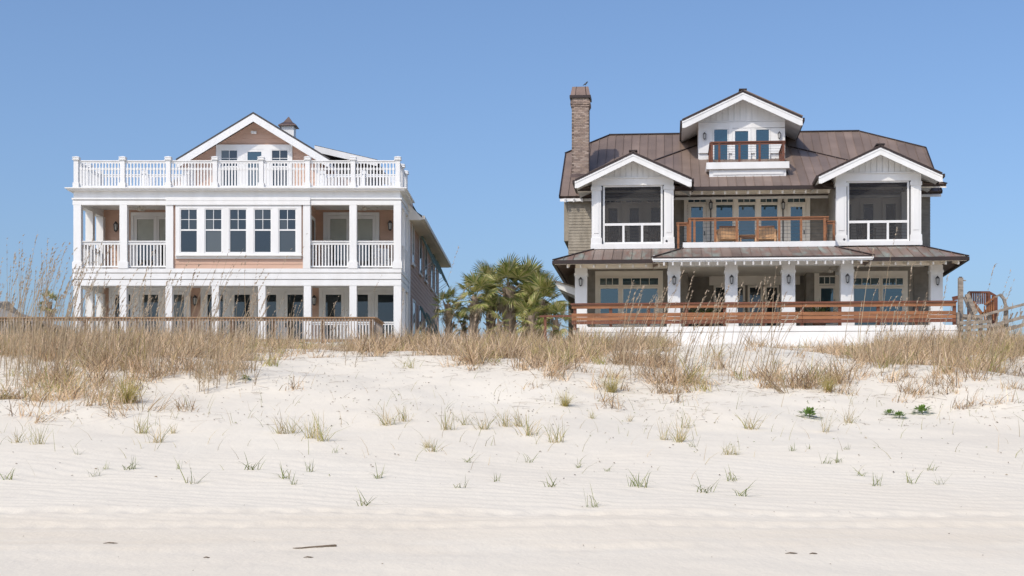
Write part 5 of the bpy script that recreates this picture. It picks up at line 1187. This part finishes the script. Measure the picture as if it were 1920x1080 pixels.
o = link('sea_oats', oats_mesh(specs, 8)); o['kind'] = 'stuff'; o['label'] = 'thicket of tall dry sea oats before the salmon house'; o['category'] = 'sea oats'
specs = []
for _ in range(80): oat(r.uniform(1120, 1450), r.uniform(665, 720), r.triangular(475, 640, 545), r.uniform(.0, .3))
for _ in range(70): oat(r.uniform(1600, 1920), r.uniform(660, 705), r.triangular(470, 640, 590), r.uniform(-.05, .15))
for _ in range(22): oat(r.uniform(640, 1100), r.uniform(650, 690), r.triangular(540, 640, 620), r.uniform(-.05, .2), 9)
for _ in range(40): oat(r.uniform(360, 480), r.uniform(690, 740), r.uniform(610, 680), r.uniform(-.03, .1), 2)
o = link('sea_oats', oats_mesh(specs, 9)); o['kind'] = 'stuff'; o['label'] = 'scattered tall dry sea oats before the palms and the grey house'; o['category'] = 'sea oats'
def ordinal(i): return ['first', 'second', 'third', 'fourth', 'fifth', 'sixth', 'seventh', 'eighth', 'ninth', 'tenth', 'eleventh', 'twelfth', 'thirteenth', 'fourteenth', 'fifteenth', 'sixteenth', 'seventeenth', 'eighteenth', 'nineteenth', 'twentieth', 'twenty-first', 'twenty-second', 'twenty-third', 'twenty-fourth', 'twenty-fifth', 'twenty-sixth', 'twenty-seventh', 'twenty-eighth', 'twenty-ninth', 'thirtieth', 'thirty-first', 'thirty-second', 'thirty-third', 'thirty-fourth', 'thirty-fifth', 'thirty-sixth', 'thirty-seventh', 'thirty-eighth', 'thirty-ninth', 'fortieth', 'forty-first', 'forty-second', 'forty-third', 'forty-fourth', 'forty-fifth', 'forty-sixth'][i]
# single tall stems that stand out
for px, py, top, lean, lb in ((803, 655, 452, .16, 'tall sea oat stem rising before the salmon house side wall'), (822, 662, 520, .12, 'shorter sea oat stem right beside the salmon house side wall'), (672, 655, 500, .05, 'lone sea oat stem before the right lower verandah column'),
                              (1608, 700, 452, .0, 'tall straight sea oat stem below the right end of the porch eave'), (1652, 705, 400, .03, 'tallest sea oat stem, before the right screened pavilion'), (1580, 690, 480, .05, 'sea oat stem before the fifth porch column'),
                              (1720, 690, 545, .1, 'sea oat stem with bent tip before the rightmost porch windows'), (1425, 720, 540, .18, 'slanting sea oat stem before the middle porch bay'), (1441, 725, 575, .15, 'short slanting sea oat stem before the middle porch bay')):
    p = gp(px, py); H = (py-top)*p.y/FP; me = oats_mesh([((0, 0, -.02), H, lean, 16)], int(px)); tag(link('sea_oat_stem', me, None, p), lb, 'sea oat', 'single sea oat stems')
# tufts on the bare sand -------------------------------------------
def tuft_mesh(seed, n, h, wd, spread, pal, droop=.5):
    global RNG
    old = RNG; RNG = np.random.default_rng(seed); P = np.zeros((n, 3)); P[:, :2] = RNG.normal(0, .035, (n, 2)); P[:, 2] = -.02
    dv = rand_dirs(n, spread); L = h*RNG.uniform(.5, 1.1, n); bend = np.zeros((n, 3)); k = RNG.uniform(0, droop, n)*L; bend[:, :2] = dv[:, :2]*k[:, None]*1.6; bend[:, 2] = -k*.8
    me = strip_mesh('grass_tuft', M['grass'], P, dv, L, np.full(n, wd)*RNG.uniform(.7, 1.2, n), bend, cols(n, pal, .2)); RNG = old; return me
TG = [(.27,.30,.12), (.22,.26,.09), (.33,.34,.15), (.17,.21,.07), (.42,.38,.21)]; TD = [(.52,.44,.22), (.62,.50,.30), (.42,.39,.16), (.68,.56,.36), (.36,.35,.13)]
TV = [tuft_mesh(100+i, 9+2*i % 7, .30, .011, .34, TG, 1.0) for i in range(6)]; TDV = [tuft_mesh(200+i, 26+7*i % 14, .40, .008, .30, TD, .6) for i in range(6)]
TUFT = [(17,899,1.1), (180,893,1), (198,880,.7), (237,881,.95), (249,879,.8), (333,880,.8), (358,907,1.25), (472,881,1.05), (532,897,1.05), (552,908,.9), (583,885,.75), (627,849,.8), (710,897,1.1), (875,867,1), (992,868,.9), (862,915,1), (929,903,.65), (1033,913,1), (1085,877,.6), (1137,884,.75), (1190,912,1), (1206,913,1.25), (682,948,.95), (1111,951,1.15), (1322,924,1.05), (1371,901,1), (1387,930,1.3), (1485,846,.75), (1518,842,.6), (1548,870,.85), (1570,868,.85), (1587,843,.5), (1617,893,1), (1642,911,.85), (1705,907,1.05), (1745,882,.8), (1763,909,.9), (145,853,.6), (1300,838,.9)]
TUFT.sort()
for i, (px, py, s_) in enumerate(TUFT):
    p = gp(px, py); o = link('beach_grass_tuft', TV[i % 6], None, p, (0, 0, random.uniform(0, 6)), (s_*random.uniform(.8, 1.15), s_*random.uniform(.8, 1.15), s_*random.uniform(.85, 1.2)))
    tag(o, 'small green grass tuft on bare sand, %s from the left of its kind' % ordinal(i), 'grass tuft', 'green tufts on the lower sand')
DRYT = [(32,830,.8), (72,833,1), (267,813,1), (293,830,1.15), (325,813,.7), (530,813,1.1), (550,812,.9), (585,822,1.1), (603,827,1.25), (727,797,1.35), (758,790,.9), (838,806,1.1), (873,797,.8), (905,805,1.15), (948,800,1), (973,800,.95), (992,817,1.1), (802,840,.6), (812,847,.7), (1043,830,1), (1245,825,1.05), (1273,829,1.1), (1285,803,1), (1365,853,.7), (1380,853,.5), (1408,805,1), (1547,810,1.15), (1590,793,1.1), (1180,790,.6), (1110,785,.6)]
DRYT.sort()
for i, (px, py, s_) in enumerate(DRYT):
    p = gp(px, py); o = link('dry_grass_clump', TDV[i % 6], None, p, (0, 0, random.uniform(0, 6)), (s_*random.uniform(1.0, 1.6), s_*random.uniform(1.0, 1.4), s_*random.uniform(.95, 1.3)))
    tag(o, 'straw and green grass clump on mid slope, %s from the left of its kind' % ordinal(i), 'grass clump', 'clumps on the sand slope')
BIG = [tuft_mesh(300+i, 170, .66, .008, .34, [(.52,.44,.14), (.44,.39,.12), (.62,.50,.22), (.35,.31,.10)], .9) for i in range(2)]
for i, (px, py, s_, lb) in enumerate(((240, 756, 1.15, 'large yellow-green grass clump at the foot of the left grass bank'), (1147, 735, 1.0, 'large golden-green grass clump below the middle of the grass bank'), (1553, 735, .8, 'golden-green grass clump at the rim of the sand hollow'), (1060, 762, .7, 'low orange-brown grass clump below the palms'))):
    tag(link('grass_clump', BIG[i % 2], None, gp(px, py), (0, 0, i*1.7), s_), lb, 'grass clump', 'large grass clumps')
# green beach shrubs
def shrub_mesh(seed):
    rr = np.random.default_rng(seed); mb = MB()
    for k in range(130):
        a = rr.uniform(0, 6.28); el = rr.uniform(.1, 1.5); q = Vector((math.cos(a)*math.cos(el), math.sin(a)*math.cos(el), math.sin(el)*.75)); c0 = q*rr.uniform(.06, .16)
        sd_ = q.cross(Vector((0,0,1))).normalized() if abs(q.z) < .95 else Vector((1,0,0)); L = rr.uniform(.06, .12); w_ = .022; g = rr.uniform(.7, 1.3); tipv = q*L+Vector((0,0,-.2*L))
        mb.add([c0, c0+tipv*.5+sd_*w_, c0+tipv*.5-sd_*w_, c0+tipv], [(0,1,2), (2,1,3)], (.20*g, .31*g, .07*g))
    mb.tube([(0,0,-.03), (0,0,.06)], [.012,.008], 5, (.1,.1,.05)); return mb.mesh('beach_shrub', M['leaf'])
SM = [shrub_mesh(1), shrub_mesh(2)]
for i, (px, py, s_, lb) in enumerate(((1518, 783, 1.2, 'round leafy green shrub, leftmost of four on the sand'), (1667, 778, .7, 'smallest leafy green shrub on the sand, second from the left'), (1686, 784, .8, 'leafy green shrub touching the smallest shrub on its right'), (1729, 776, 1.15, 'leafy green shrub, rightmost of four on the sand'), (460, 712, .6, 'pale green leafy weed at the edge of the left grass bank'))):
    tag(link('beach_shrub', SM[i % 2], None, gp(px, py), (0, 0, i), s_), lb, 'shrub', 'leafy shrubs on the sand')
# thin green runners of seedlings and litter specks
def specks(n, seed, box, wsel):
    rr = np.random.default_rng(seed); mb = MB(); c = 0
    while c < n:
        px, py = rr.uniform(box[0], box[1]), rr.uniform(box[2], box[3])
        if rr.random() > wsel(px, py): continue
        p = gp(px, py); s_ = rr.uniform(.009, .028)*(.5 if py > 900 else 1); a = rr.uniform(0, 3.14); d = Vector((math.cos(a), math.sin(a), rr.uniform(-.1, .3)))*s_; e = Vector((-math.sin(a), math.cos(a), rr.uniform(-.2, .4)))*s_*rr.uniform(.25, .6)
        col = [(.16,.12,.08), (.22,.17,.11), (.12,.09,.06), (.28,.22,.14)][rr.integers(0, 4)] if rr.random() > (.35 if px > 1100 and py < 850 else .05) else (.22,.24,.08)
        q = p+Vector((0, 0, .012)); mb.add([q-d, q+e, q+d, q-e, q+Vector((0,0,s_*.5))], [(0,1,4), (1,2,4), (2,3,4), (3,0,4), (3,2,1,0)], col); c += 1
    return mb
o = specks(1500, 3, (0, 1920, 640, 1075), lambda px, py: (.9 if 660 < py < 735 and 500 < px < 860 else .55 if py < 800 else .12 if py < 900 else .02)*(1 if px > 1050 or py < 790 else .4)).build('plant_debris', M['litter'], kind='stuff'); o['label'] = 'small dark leaf and seed debris scattered over the sand'; o['category'] = 'debris'
# driftwood
p0, p1 = gp(549, 1030), gp(631, 1025); L = (p1-p0).length; t = empty('driftwood_stick', p0, math.atan2(p1.y-p0.y, p1.x-p0.x)); tag(t, 'thin dark driftwood stick lying on the flat sand', 'stick')
mb = MB(); mb.tube([(0,0,.008), (.2*L,0,.006), (.38*L,.01,.012), (.55*L,.005,.018), (.6*L,0,.02), (.8*L,.005,.022), (.98*L,0,.024), (L,0,.024)], [.003,.008,.008,.006,.006,.009,.011,.008], 7); mb.tube([(.52*L,0,.016), (.68*L,-.05,.012)], [.004,.001], 5); mb.build('stem', M['drift'], t, smooth=True)
for i, (px, py, ln, lb) in enumerate(((207, 1020, .11, 'thin dark twig lying left of the long driftwood stick'), (578, 1047, .07, 'short bent twig just below the long driftwood stick'), (1484, 1039, .09, 'small dark twig on the right of the flat sand'), (1525, 1040, .06, 'stubby dark wood chip at the lower right of the sand'), (387, 1047, .045, 'small reddish wood chip left of the long driftwood stick'))):
    ln *= .6; p = gp(px, py); tag(MB().tube([(-ln,0,.004), (-.2*ln,.01,.01), (.4*ln,0,.008), (ln,.012,.005)], [.002,.006,.006,.002], 6).build('twig', M['drift'], smooth=True, loc=p), lb, 'twig', 'twigs on the flat sand')
